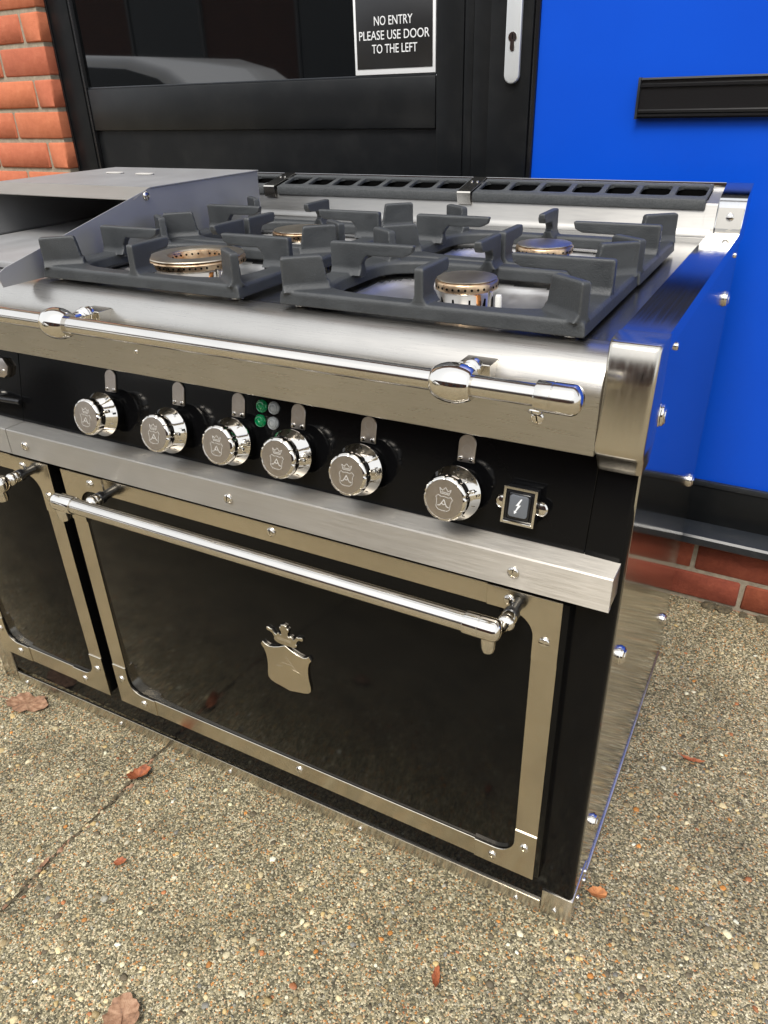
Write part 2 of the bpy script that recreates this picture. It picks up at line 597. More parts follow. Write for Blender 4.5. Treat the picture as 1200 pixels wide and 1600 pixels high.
# pebbles set in the concrete, standing a little proud
def pebbles(name, n, poly, smin, smax, smode, sub=1, gain=1.0):
    tb = bmesh.new()
    bmesh.ops.create_icosphere(tb, subdivisions=sub, radius=1)
    tb.verts.ensure_lookup_table()
    V = np.array([v.co[:] for v in tb.verts])
    F = np.array([[v.index for v in f.verts] for f in tb.faces])
    tb.free()
    pts = []
    while len(pts) < n:
        x = rng.uniform(poly[0], poly[1], n)
        y = rng.uniform(poly[2], poly[3], n)
        ok = ~((x > -1.29) & (x < .004) & (y > -.008))
        ok &= (y < WY - .01 + x * WT)
        pts += list(zip(x[ok], y[ok]))
    P = np.array(pts[:n])
    s = smin + (smax - smin) * rng.beta(1.2, smode, n)
    el = rng.uniform(.6, 1.0, (n, 1))
    yaw = rng.uniform(0, 2 * PI, n)
    jit = 1 + rng.uniform(-.28, .28, (n, len(V), 1))
    Q = V[None] * jit
    Q = Q * np.stack([s, s * el[:, 0], s * rng.uniform(.22, .42, n)], 1)[:, None, :]
    c, sn = np.cos(yaw)[:, None], np.sin(yaw)[:, None]
    X = Q[..., 0] * c - Q[..., 1] * sn + P[:, :1]
    Y = Q[..., 0] * sn + Q[..., 1] * c + P[:, 1:]
    base = np.array([gz(a, b_) for a, b_ in P])
    Z = Q[..., 2] + (base + s * rng.uniform(-.12, .10, n))[:, None]
    co = np.stack([X, Y, Z], -1).reshape(-1, 3)
    fi = (F[None] + (np.arange(n) * len(V))[:, None, None]).reshape(-1, 3)
    me = bpy.data.meshes.new(name)
    me.vertices.add(len(co))
    me.vertices.foreach_set('co', co.ravel().astype(np.float32))
    me.loops.add(fi.size)
    me.loops.foreach_set('vertex_index', fi.ravel().astype(np.int32))
    me.polygons.add(len(fi))
    me.polygons.foreach_set('loop_start', np.arange(0, fi.size, 3, dtype=np.int32))
    me.polygons.foreach_set('use_smooth', np.ones(len(fi), dtype=bool))
    me.update(calc_edges=True)
    pal = np.array([(.50, .43, .30), (.56, .51, .40), (.62, .59, .52), (.34, .27, .16), (.24, .19, .12), (.44, .19, .05), (.33, .13, .06), (.15, .15, .155), (.26, .255, .25), (.09, .075, .055), (.42, .32, .17), (.20, .17, .12)])
    w = np.array([.16, .10, .07, .12, .11, .035, .025, .045, .05, .12, .10, .11])
    k = rng.choice(len(pal), n, p=w / w.sum())
    cc = np.minimum(.8, gain * pal[k] * np.array([1.02, .99, .85]) * rng.uniform(.8, 1.6, (n, 1)))
    ca = me.color_attributes.new('Col', 'FLOAT_COLOR', 'POINT')
    full = np.concatenate([np.repeat(cc, len(V), 0), np.ones((n * len(V), 1))], 1)
    ca.data.foreach_set('color', full.ravel().astype(np.float32))
    me.materials.append(M_pebble)
    o = bpy.data.objects.new(name, me)
    COL.objects.link(o)
    tag(o, 'small cream, tan and grey pebbles showing in the concrete ground', 'pebbles', kind='stuff')
    return o


pebbles('pebbles', 34000, (-1.75, .75, -.75, .87), .0010, .0046, 4.4, 1, .84)
pebbles('large_pebbles', 3000, (-1.75, .75, -.75, .87), .0028, .0082, 3.4, 2, 1.0)['label'] = 'scattered larger orange, white and grey pebbles in the concrete ground'

# moss and debris at the foot of the wall
bm = bmesh.new()
for i in range(34):
    x = rng.uniform(.0, .9)
    s = rng.uniform(.006, .016)
    t = bmesh.new()
    bmesh.ops.create_icosphere(t, subdivisions=2, radius=s)
    for v_ in t.verts:
        v_.co *= 1 + rng.uniform(-.3, .3)
        v_.co.z *= .5
    bmesh.ops.translate(t, vec=(x, WY + x * WT - .006, gz(x, .86) + .001), verts=t.verts)
    merge(bm, t)
for i in range(150):
    y = rng.uniform(-.62, -.02)
    x = -.8122 + .003 * math.sin(y * 31) + rng.normal() * .0035
    s = rng.uniform(.0012, .0048)
    t = bmesh.new()
    bmesh.ops.create_icosphere(t, subdivisions=1, radius=s)
    for v_ in t.verts:
        v_.co *= 1 + rng.uniform(-.35, .35)
        v_.co.z *= .45
        v_.co.y *= 1.5
    bmesh.ops.translate(t, vec=(x, y, gz(x, y) - .0002), verts=t.verts)
    merge(bm, t, 1 if rng.random() < .22 else 0)
tag(add('debris', bm, [M_dirt, M_leaf1], sharp=60), 'damp dirt and grit along the wall foot and in the ground joint', 'dirt', kind='stuff')

# ------------------------------------------------------------------ wall side (a frame turned a little from the range)


def wthing(name, x, z, label, cat, group=None):
    return empty(name, (x * math.cos(WA), WY + x * math.sin(WA), z), label, cat, group, rz=WA, base=(x, 0, z))


brick_cache = {}


def brick_mesh(w, d, h, m, seed):
    key = (round(w, 4), round(d, 4), round(h, 4), m.name, seed % 4)
    if key not in brick_cache:
        bm = bmesh.new()
        box(bm, -w / 2, w / 2, 0, d, -h / 2, h / 2, .0035, 1)
        rr = random.Random(hash(key[:3]) + seed)
        for v_ in bm.verts:
            v_.co += Vector((rr.uniform(-1, 1), rr.uniform(-1, 1), rr.uniform(-1, 1))) * .0011
        brick_cache[key] = mesh_of('brick', bm, m, 50)
    return brick_cache[key]


# left pier: front 33 mm in front of the door frame
pier = wthing('brick_pier', -2.2, 0, 'tall orange red brick pier with sandy mortar left of the black door', 'brick wall')
bm = bmesh.new()
box(bm, -3.6, -1.7575, -.030, .25, 0, 2.6)
add('mortar', bm, M_mortar, pier, (-2.2, 0, 0))
zb0 = 1.3209
k = 0
for i in range(-15, 18):
    zc = zb0 - .0375 - .075 * i
    if zc < .0 or zc > 1.62: continue
    a = i % 2 == 0
    edge = -1.754
    x = -1.826 if a else -1.940
    segs = [(x + .005, edge)]
    while x > -2.5:
        segs.append((x - .215 - .005, x - .005))
        x -= .225
    for (u0, u1) in segs:
        k += 1
        me = brick_mesh(u1 - u0, .10, .065, M_brick, k)
        link('brick', me, pier, ((u0 + u1) / 2, -.0345 + random.uniform(-.0012, .0012), zc))

# upper facade, out of the frame: closes the wall over the door
fac = wthing('upper_facade', 0, 2.3, 'red brick facade above the door, out of shot', 'brick wall')
M_fac = mat('far_brickwork', (.3, .09, .05), .9)
N, L, b = nodes(M_fac)
br = N.new('ShaderNodeTexBrick')
br.inputs['Scale'].default_value = 1
br.inputs['Brick Width'].default_value = .225
br.inputs['Row Height'].default_value = .075
br.inputs['Mortar Size'].default_value = .005
br.inputs['Color1'].default_value = (.07, .020, .012, 1)
br.inputs['Color2'].default_value = (.055, .017, .011, 1)
br.inputs['Mortar'].default_value = (.06, .045, .035, 1)
tc = N.new('ShaderNodeTexCoord')
mp = N.new('ShaderNodeMapping')
mp.inputs['Rotation'].default_value = (R(90), 0, 0)
L.new(tc.outputs['Object'], mp.inputs[0])
L.new(mp.outputs[0], br.inputs['Vector'])
L.new(br.outputs['Color'], b.inputs['Base Color'])
bm = bmesh.new()
box(bm, -6, 5, -.03, .25, 2.62, 4.2)
add('wall', bm, M_fac, fac, (0, 0, 2.3))

# dwarf wall under the sill on the right
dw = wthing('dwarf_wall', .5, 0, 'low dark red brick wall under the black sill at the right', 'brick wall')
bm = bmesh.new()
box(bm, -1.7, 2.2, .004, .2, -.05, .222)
add('mortar', bm, M_mortar, dw, (.5, 0, 0))
for r_, (zc, j0) in enumerate([(.0235 - .005, .023), (.0935, .135), (.1685, .023), (.2085, .135)]):
    h = .065 if r_ < 3 else .012
    xs_ = j0 - 3 * .225
    if r_ == 2:
        cuts = [-.877, -.652, -.427, -.202, .023, .053]
        cuts = [-.652, -.427, -.202, .023]
    while xs_ < 1.6:
        u0, u1 = xs_ + .005, xs_ + .22
        k += 1
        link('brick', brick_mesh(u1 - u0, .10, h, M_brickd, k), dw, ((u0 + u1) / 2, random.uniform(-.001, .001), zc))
        xs_ += .225

# sill
sill = wthing('door_sill', .3, .2, 'long dusty dark grey sill below the blue panel', 'sill')
prof = [(.02, .262), (-.012, .262), (-.044, .2535), (-.050, .2515), (-.0535, .247), (-.0535, .232), (-.050, .2285), (-.030, .2275), (-.030, .223), (.02, .223)]
bm = bmesh.new()
prism(bm, prof, 'yz', -1.70, 2.0, .0)
add('sill', bm, M_sill, sill, (.3, 0, .2), sharp=25)

# blue infill panel with letter plate
bp = wthing('blue_panel', .2, .262, 'bright blue wall panel in black frame carrying a black letter plate', 'panel')
bm = bmesh.new()
box(bm, -.425, 1.6, .004, .03, .36, 2.3)
add('panel', bm, M_blue, bp, (.2, 0, .262))
bm = bmesh.new()
box(bm, -.425, 1.6, -.004, .03, .262, .349, .002)
add('bottom_rail', bm, M_frame, bp, (.2, 0, .262))
bm = bmesh.new()
box(bm, -.425, 1.6, -.0075, .004, .3495, .3625, .003)
add('glazing_bead', bm, M_sill, bp, (.2, 0, .262))
# letter plate: frame ridges, flap
lx0, lx1, lz0, lz1 = -.229, .085, 1.058, 1.1225
bm = bmesh.new()
pf = [(.004, lz0), (-.010, lz0), (-.012, lz0 + .003), (-.012, lz0 + .006), (-.009, lz0 + .0075), (-.0125, lz0 + .010), (-.0125, lz0 + .0125), (-.009, lz0 + .0145), (-.009, lz1 - .016), (-.0125, lz1 - .0145), (-.0125, lz1 - .011), (-.008, lz1 - .009), (-.008, lz1 - .0045), (-.012, lz1 - .003), (-.011, lz1), (.004, lz1)]
prism(bm, pf, 'yz', lx0 + .004, lx1 - .004)
lp = add('letter_plate', bm, M_blackpl, bp, (lx0, 0, lz0), sharp=20)
for (e0, e1) in ((lx0, lx0 + .0045), (lx1 - .0045, lx1)):
    bm = bmesh.new()
    box(bm, e0, e1, -.0145, .004, lz0 - .001, lz1 + .001, .001)
    add('end_cap', bm, M_sill, lp, (e0, 0, lz0))

# black glazed door
door = wthing('door', -1.1, .26, 'black glazed door with NO ENTRY sign and silver handle plate', 'door')
DO = (-1.1, 0, .26)


def dpart(name, x0, x1, y0, y1, z0, z1, m, bev=.0015, parent=None):
    bm = bmesh.new()
    box(bm, x0, x1, y0, y1, z0, z1, bev)
    return add(name, bm, m, parent or door, DO)


fr = dpart('frame', -1.762, -1.6775, .000, .06, .26, 2.3, M_frame, .002)
dpart('frame_gasket', -1.7545, -1.748, -.004, .0, .26, 2.3, M_blackpl, .001, fr)
dpart('frame_bead', -1.6765, -1.669, .002, .05, .26, 2.3, M_frame, .002, fr)
dpart('glazing_gasket', -1.668, -1.663, -.002, .05, .26, 2.3, M_blackpl, .0012, fr)
dpart('glass', -1.662, -.642, .008, .02, 1.142, 2.2, M_glass, 0)
dpart('middle_rail', -1.662, -.6405, .000, .05, 1.0432, 1.1405, M_frame, .0025)
dpart('lower_panel', -1.662, -.642, .010, .05, .40, 1.0425, M_frame, 0)
dpart('bottom_rail', -1.662, -.6405, .000, .05, .262, .40, M_frame, .0025)
dpart('right_stile', -.6392, -.579, .000, .05, .262, 2.3, M_frame, .0025)
dpart('right_stile', -.5782, -.559, .002, .05, .262, 2.3, M_frame, .0015)
dpart('right_stile', -.5582, -.5225, .000, .05, .262, 2.3, M_frame, .0015)
dpart('mullion', -.5212, -.436, -.006, .05, .262, 2.3, M_frame, .002)
dpart('mullion_edge', -.4352, -.4255, -.002, .05, .262, 2.3, M_blackpl, .002)
dpart('bead', -1.662, -.642, .004, .008, 1.1405, 1.1445, M_sill, .0008)
# handle plate with euro cylinder
bm = bmesh.new()
pl = arc(-.471, 1.135, .0152, 180, 360, 12) + [(-.4558, 1.36), (-.4862, 1.36)]
prism(bm, pl, 'xz', -.006, -.017, .003, 3)
hp = add('handle_plate', bm, M_alu, door, (-.471, 0, 1.12))
bm = bmesh.new()
key = arc(-.471, 1.197, .0088, -60, 240, 20) + [(-.4755, 1.178)] + arc(-.471, 1.178, .0045, 180, 360, 8) + [(-.4665, 1.178)]
prism(bm, key, 'xz', -.016, -.0185, .0005, 1)
cy_ = add('lock_cylinder', bm, M_chrome, hp, (-.471, 0, 1.12))
bm = bmesh.new()
box(bm, -.4716, -.4704, -.0192, -.0184, 1.1935, 1.2025)
add('keyhole', bm, M_dark, hp, (-.471, 0, 1.12))

# sign on the glass
sign = wthing('sign', -.7365, 1.141, 'black square sign with white border and white NO ENTRY lettering', 'sign')
SO = (-.7365, 0, 1.141)
bm = bmesh.new()
box(bm, -.8315, -.6415, .0015, .0075, 1.1455, 1.294, .0004)
add('border', bm, M_white, sign, SO)
bm = bmesh.new()
box(bm, -.8255, -.6475, .0003, .0016, 1.156, 1.288, .0003)
add('face', bm, M_sign, sign, SO)


def text_mesh(txt, width, height, thick=.0006):
    cu_ = bpy.data.curves.new('t', 'FONT')
    cu_.body = txt
    cu_.size = 1
    cu_.extrude = .02
    cu_.align_x = 'CENTER'
    cu_.resolution_u = 4
    to = bpy.data.objects.new('t', cu_)
    COL.objects.link(to)
    bpy.context.view_layer.update()
    dg = bpy.context.evaluated_depsgraph_get()
    me = bpy.data.meshes.new_from_object(to.evaluated_get(dg))
    bpy.data.objects.remove(to)
    co = np.empty(len(me.vertices) * 3)
    me.vertices.foreach_get('co', co)
    co = co.reshape(-1, 3)
    lo, hi = co.min(0), co.max(0)
    out = np.empty_like(co)
    out[:, 0] = (co[:, 0] - (lo[0] + hi[0]) / 2) * width / (hi[0] - lo[0])
    out[:, 2] = (co[:, 1] - lo[1]) * height / (hi[1] - lo[1])
    out[:, 1] = -(co[:, 2] - lo[2]) / max(1e-6, hi[2] - lo[2]) * thick
    me.vertices.foreach_set('co', out.ravel())
    me.materials.clear()
    me.materials.append(M_white)
    me.update()
    return me


for txt, xc, z0, w, h in (('NO ENTRY', -.7370, 1.2325, .0890, .0160), ('PLEASE USE DOOR', -.7362, 1.2075, .1640, .0160), ('TO THE LEFT', -.7350, 1.1835, .1060, .0160)):
    link('lettering', text_mesh(txt, w, h), sign, (xc, .0002, z0))

# ------------------------------------------------------------------ range cooker
XL = -1.295
BACK = .745
RO = (-.65, 0, 0)
rc = empty('range_cooker', (-.65, .35, 0), 'black range cooker with polished steel trim standing on the concrete', 'range cooker')


def rpart(name, bm, m, loc=None, parent=None, sharp=35):
    return add(name, bm, m, parent or rc, loc if loc else (-.65, .35, 0), sharp=sharp)


# screw shared meshes (slotted dome, lying on a plane facing -y at the origin)
def screw_mesh(r=.0072, cross=False, h=.0036, slot=.0014):
    bm = bmesh.new()
    lathe(bm, [(r * 1.0, 0), (r, h * .35), (r * .96, h * .42), (0, h * .45)], '-y', (0, 0, 0), 20)
    t = bmesh.new()
    lathe(t, [(r * .97, h * .3), (r * .93, h * .6), (r * .75, h * .86), (r * .45, h * .98), (0, h)], '-y', (0, 0, 0), 20)
    t2 = t.copy()
    t3 = t.copy() if cross else None

    def cut(tt, no, off, keep_out=False):
        bmesh.ops.bisect_plane(tt, geom=list(tt.verts) + list(tt.edges) + list(tt.faces), plane_co=Vector(no) * off, plane_no=Vector(no), clear_inner=True)
    cut(t, (1, 0, .25), slot / 2 * 1.03)
    cut(t2, (-1, 0, -.25), slot / 2 * 1.03)
    if cross:
        q1, q2 = t.copy(), t2.copy()
        for tt, sgn in ((t, 1), (t2, 1), (q1, -1), (q2, -1)):
            cut(tt, (-.25 * sgn, 0, sgn), slot / 2 * 1.03)
        merge(bm, q1)
        merge(bm, q2)
    merge(bm, t)
    merge(bm, t2)
    return mesh_of('screw', bm, M_chrome, 40)


ME_screw = screw_mesh()
ME_screw_s = screw_mesh(.0032, False, .0016, .0006)
ME_screw_x = screw_mesh(.0062, True, .003)
bm = bmesh.new()
lathe(bm, [(.0046, 0), (.0046, .0012), (.0040, .0028), (.0024, .0038), (0, .0042)], '-y', (0, 0, 0), 16)
ME_rivet = mesh_of('rivet', bm, M_chrome)
bm = bmesh.new()
lathe(bm, [(.0130, 0), (.0130, .0016), (.0124, .0026), (.0118, .0028), (.0118, .0034), (.0121, .0037), (.0116, .0052), (.0096, .0068), (.0092, .0069), (.0085, .0078), (.0050, .0090), (0, .0094)], '-y', (0, 0, 0), 24)
ME_dome = mesh_of('bolt', bm, M_chrome, 30)


def screw(x, y, z, parent=None, me=None, rot=0.0, side=False, name='screw'):
    rotn = (0, 0, R(90)) if side else (0, rot, 0)
    return link(name, me or ME_screw, parent or rc, (x, y, z), rotn)


# body carcass
bm = bmesh.new()
box(bm, XL + .004, -.003, -.0012, BACK - .01, .022, .640, 0)
box(bm, XL + .005, -.0035, .036, BACK - .012, .638, .775, 0)
rpart('carcass', bm, M_black)
# right post (black) with a rounded front corner
bm = bmesh.new()
pp = [(-.0450, .003)] + [(-.0450, -.002)] + arc(-.0075, .0035, .0072, 270, 360, 6) + [(-.0003, .05), (-.03, .05)]
prism(bm, pp, 'xy', .056, .656)
t = bmesh.new()
prism(t, pp, 'xy', .656, .775)
for v_ in t.verts:
    if v_.co.z > .7 and v_.co.y < .04: v_.co.y += .0253
merge(bm, t)
rpart('corner_post', bm, M_black, (-.022, 0, .05))
bm = bmesh.new()
box(bm, XL, XL + .045, -.002, .05, .10, .775, .002)
rpart('corner_post', bm, M_black, (XL, 0, .05))
# side panel (mirror polished)
bm = bmesh.new()
box(bm, -.0028, .0, .012, .71, .018, .875, .0004, 1)
rpart('side_panel', bm, M_mirror, (0, .35, .02))
bm = bmesh.new()
box(bm, XL, XL + .003, .012, .71, .018, .875)
rpart('side_panel', bm, M_mirror, (XL, .35, .02))
for y in (.068, .615):
    for z in (.805, .475, .155):
        screw(.0, y, z, me=ME_dome, side=True, name='bolt')
for (y, z) in ((.113, .867), (.655, .866), (.60, .905 - .04)):
    if y != .60: screw(.0, y, z, me=ME_rivet, side=True, name='rivet')
# base strip on the side
bm = bmesh.new()
prism(bm, [(.0, .006), (.0030, .006), (.0030, .0135), (.0022, .0150), (.0, .0155)][::-1], 'xz', .075, .69)
rpart('side_base_strip', bm, M_plinth, (0, .35, .006))
# foot at the right front corner
bm = bmesh.new()
box(bm, -.0456, .0014, -.005, .075, .001, .0545, .0012)
ft = rpart('corner_foot', bm, M_plinth, (-.022, 0, 0))
screw(-.024, -.005, .018, ft, ME_rivet, name='rivet')
screw(.0014, .030, .022, ft, ME_rivet, side=True, name='rivet')
screw(.0014, .0705, .012, ft, ME_rivet, side=True, name='rivet')
screw(.0014, .066, .040, ft, ME_rivet, side=True, name='rivet')
bm = bmesh.new()
box(bm, XL - .003, XL + .0445, -.005, .075, -.02, .098, .0025)
rpart('corner_foot', bm, M_trim, (XL, 0, 0))

# plinth with rivets
bm = bmesh.new()
t = bmesh.new()
box(t, -1.249, -.0470, -.0045, .0, 0, 1, 0)
for v_ in t.verts:
    zt, zbm = .0255 + .0135 * (v_.co.x + .05), -.006 + .017 * v_.co.x
    v_.co.z = zt if v_.co.z > .5 else zbm
merge(bm, t)
bmesh.ops.bevel(bm, geom=[e for e in bm.edges if all(v_.co.y < -.003 for v_ in e.verts)], offset=.0010, segments=2, affect='EDGES')
pln = rpart('plinth', bm, M_plinth, (-.65, 0, 0))
for x in (-1.225, -.937, -.652, -.367, -.085):
    screw(x, -.0045, .0065 + .0165 * (x + .08), pln, ME_rivet, name='rivet')


# oven doors
def oven_door(x0, x1, z0, z1, right):
    d0, d1 = (x0, 0, z0), None
    YD = -.0214
    bm = bmesh.new()
    box(bm, x0 + .002, x1 + (.008 if right else -.001), -.0185, .0, z0 + .002, z1 - .002, .003)
    d = add('oven_door', bm, M_panel, rc, d0)
    w_ = .0325
    cpl, r_ = .092, .030

    def strip(a0, a1, b0, b1):
        bm = bmesh.new()
        box(bm, a0, a1, -.0208, -.0180, b0, b1, .0006, 1)
        add('trim_strip', bm, M_trimv, d, (a0, YD, b0))
    tz, bz = z1 - .0295, z0 + .037
    strip(x0 + cpl, x1 - cpl, tz, z1)
    strip(x0 + cpl, x1 - cpl, z0, bz)
    strip(x0, x0 + w_, z0 + cpl, z1 - cpl)
    strip(x1 - w_, x1, z0 + cpl, z1 - cpl)
    # corner plates with a concave inner fillet
    for sx in (0, 1):
        for sz in (0, 1):
            X = (lambda u: x0 + u) if sx == 0 else (lambda u: x1 - u)
            hz = .0295 if sz else .037
            Zc = (lambda v_: z0 + v_) if sz == 0 else (lambda v_: z1 - v_)
            pts = [(0, 0), (cpl + .001, 0), (cpl + .001, hz)] + [(w_ + r_ + r_ * math.cos(R(a)), hz + r_ + r_ * math.sin(R(a))) for a in range(270, 179, -10)] + [(w_, cpl + .001), (0, cpl + .001)]
            pts = [(X(u), Zc(v_)) for u, v_ in pts]
            bm = bmesh.new()
            prism(bm, pts, 'xz', -.0180, -.0226, .0007, 1)
            pl_ = add('corner_plate', bm, M_trimv, d, (X(0), YD, Zc(0)))
            for (u, v_) in ((.017, .062), (.064, hz * .5)):
                screw(X(u), -.0226, Zc(v_), d, rot=random.uniform(0, 3))
    return d


dr = oven_door(-.889, -.058, .0925, .596, True)
screw(-.471, -.0208, .5835, dr)
screw(-.471, -.0208, .112, dr)
dl = oven_door(-1.238, -.9195, .0925, .596, False)


def bar_handle(d, xa, xb, posts, nubs):
    HY, HZ = -.075, .5735
    o0 = ((xa + xb) / 2, HY, HZ)
    bm = bmesh.new()
    tube(bm, (xa + .03, HY, HZ), (xb - .03, HY, HZ), .0118, 32)
    h = add('handle_bar', bm, M_rail, d, o0)
    for xe, sg in ((xa, 1), (xb, -1)):
        bm = bmesh.new()
        pr = [(0, 0), (.005, .0003), (.0095, .0018), (.0125, .0045), (.0138, .0080), (.0140, .0092), (.0140, .0255), (.0135, .0260), (.0135, .0268), (.0140, .0273), (.0140, .044), (.0136, .0453), (.0118, .0457)]
        lathe(bm, pr, 'x' if sg > 0 else '-x', (xe, HY, HZ), 32)
        add('handle_end_cap', bm, M_chrome, d, (xe, HY, HZ))
    for xn in nubs:
        bm = bmesh.new()
        lathe(bm, [(.0085, .008), (.0092, .014), (.0092, .028), (.0078, .034), (.004, .037), (0, .0378)], Vector((0, .12, -1)), (xn, HY, HZ), 24)
        add('handle_nub', bm, M_chrome, d, (xn, HY, HZ))
    for xp in posts:
        bm = bmesh.new()
        lathe(bm, [(.0055, .004), (.0065, .012), (.0090, .014), (.0108, .017), (.0108, .021), (.0092, .0235), (.0100, .026), (.0100, .030), (.0080, .032)], 'y', (xp, HY, HZ), 28)
        add('handle_collar', bm, M_chrome, d, (xp, HY, HZ))
        bm = bmesh.new()
        lathe(bm, [(.0078, .031), (.0100, .033), (.0100, .040), (.0075, .042), (.0075, .0565)], 'y', (xp, HY, HZ), 28)
        add('handle_ferrule', bm, M_blackpl, d, (xp, HY, HZ))


bar_handle(dr, -.8485, -.111, (-.786, -.1135), (-.838, -.128))
bar_handle(dl, -1.195, -.960, (-1.165, -.972), (-1.185, -.985))

# shield and crown emblem on the oven door
half = [(0, .1), (.012, .093), (.024, .088), (.034, .086), (.0405, .0885), (.0455, .093), (.0500, .0860), (.0445, .077), (.0415, .066), (.0405, .052), (.0412, .038), (.0432, .024), (.0428, .014), (.0380, .0075), (.0290, .0040), (.0170, .0015), (.0060, -.0010), (0, -.0025)]
cxs, czs, ks = -.4695, .2945, .94
pts = [(-u, v_) for u, v_ in half] + [(u, v_) for u, v_ in reversed(half[1:-1])]
pts = [(cxs + u * ks, czs + v_ * ks * .95) for u, v_ in pts]
bm = bmesh.new()
prism(bm, pts, 'xz', -.0187, -.0228, .0006, 1)
cr_half = [(0, .000), (.016, .001), (.021, .004), (.0222, .008), (.0205, .0095), (.0235, .0160), (.0285, .0195), (.0335, .0195), (.0355, .0225), (.0340, .0262), (.0300, .0262), (.0275, .0245), (.0235, .0250), (.0200, .0190), (.0165, .0165), (.0140, .0205), (.0105, .0215), (.0090, .0190), (.0065, .0205), (.0065, .0270), (.0088, .0300), (.0088, .0335), (.0060, .0350), (.0052, .0390), (0, .0405)]
pts = [(u, v_) for u, v_ in cr_half] + [(-u, v_) for u, v_ in reversed(cr_half[1:-1])]
pts = [(cxs + .0015 + u * .95, czs + .0895 + v_ * .98) for u, v_ in pts]
prism(bm, pts, 'xz', -.0187, -.0228, .0006, 1)
em = add('shield_emblem', bm, M_trimv, dr, (cxs, -.02, czs), sharp=30)
bm = bmesh.new()
for pl_ in ([(-.016, .045), (0, .068), (.016, .045)], [(-.009, .053), (.009, .053)], [(-.022, .043), (-.010, .045)], [(.010, .045), (.022, .043)], [(-.012, .0985), (.012, .0985)], [(-.013, .1015), (.013, .1015)], [(0, .064), (0, .052)]):
    ribbon(bm, pl_, .0007, -.0227, .0003, cx=cxs, cz=czs)
tag(add('engraved_letter', bm, M_soft, dr, (cxs, -.02, czs)), kind='stuff')

# ledge bar across the front
bm = bmesh.new()
for (a0, a1) in ((XL - .002, -.9765), (-.9750, -.0045)):
    t = bmesh.new()
    pf = [(.002, .6555), (-.0375, .6560), (-.0393, .6545), (-.0393, .6125), (-.0375, .6115), (-.0300, .6115), (-.0300, .6150), (.002, .6150)]
    prism(t, pf, 'yz', a0, a1)
    merge(bm, t)
lb = rpart('ledge_bar', bm, M_ledge, (-.65, 0, .61), sharp=20)
bm = bmesh.new()
box(bm, -.0058, -.0042, -.0365, .0, .6165, .6530)
add('ledge_bar_end', bm, M_skirt, lb, (-.0045, 0, .61))
for x in (-.937, -.524, -.114):
    screw(x, -.0393, .6335, lb, rot=.4)

# control panel
bm = bmesh.new()
box(bm, -1.25, -.0456, -.0035, .0, .657, .80, .0008, 1)
cp = rpart('control_panel', bm, M_black, (-.65, -.0035, .66))
bm = bmesh.new()
box(bm, -.9755, -.9745, -.0040, -.003, .657, .78)
add('panel_seam', bm, M_dark, cp, (-.975, 0, .66))

# worktop: skirt with bull nose, deck with pressed wells
ZD = .886
bm = bmesh.new()
pf = [(.030, .7815), (-.0150, .7815), (-.0160, .7825), (-.0160, .8355), (-.0170, .8362), (-.0170, .841)] + [(.029 - .046 * math.cos(R(a)), .840 + .046 * math.sin(R(a))) for a in range(5, 91, 5)] + [(.045, ZD - .0003), (.045, ZD - .004), (.034, .83)]
prism(bm, pf, 'yz', XL + .0455, -.0458)
sk = rpart('worktop_skirt', bm, M_skirt, (-.65, 0, .78), sharp=25)
for x in (-.671, -.107):
    screw(x, -.0160, .8145, sk, me=ME_screw_s if x < -.2 else ME_screw)

BURN = [(-.256, .143, .0385, 'disc'), (-.684, .145, .0705, 'ring'), (-.238, .392, .0415, 'disc'), (-.664, .392, .0505, 'disc')]
WELL = [(-.262, .145, .150, .098), (-.690, .145, .150, .098), (-.262, .398, .150, .098), (-.690, .398, .150, .098)]


def well_f(x, y):
    m = 0
    for (cx, cy, a, b_) in WELL:
        q = (abs((x - cx) / a) ** 3.2 + abs((y - cy) / b_) ** 3.2) ** (1 / 3.2)
        m = max(m, 1 - q)
    return m


bm = bmesh.new()
nx, ny = 210, 160
X0, X1, Y0, Y1 = XL + .045, -.0458, .040, .664
gv = []
for i in range(nx + 1):
    row = []
    for j in range(ny + 1):
        x, y = X0 + (X1 - X0) * i / nx, Y0 + (Y1 - Y0) * j / ny
        w = well_f(x, y)
        d = 0
        if w > 0:
            s = min(1, w / .85)
            lip = min(1, w / .10)
            d = -.027 * (1 - (1 - s) ** 2.2) * (.35 + .65 * lip)
        up = 0
        if y > .625:
            s = (y - .625) / .039
            up = .010 * s * s
        row.append(bm.verts.new((x, y, ZD + d + up)))
    gv.append(row)
for i in range(nx):
    for j in range(ny):
        f = bm.faces.new((gv[i][j], gv[i + 1][j], gv[i + 1][j + 1], gv[i][j + 1]))
        c = f.calc_center_median()
        f.material_index = 1 if well_f(c.x, c.y) > .02 else 0
rpart('worktop', bm, [M_deck, M_well], (-.65, .35, ZD), sharp=60)

# vent castings with open cells, and the clips between them
SL = math.atan2(.0145, .07)


def vent_y(s, up):   # s along the slope from the front, up off the slope
    return (.6685 + s * math.cos(SL) - up * math.sin(SL), .9418 + s * math.sin(SL) + up * math.cos(SL))


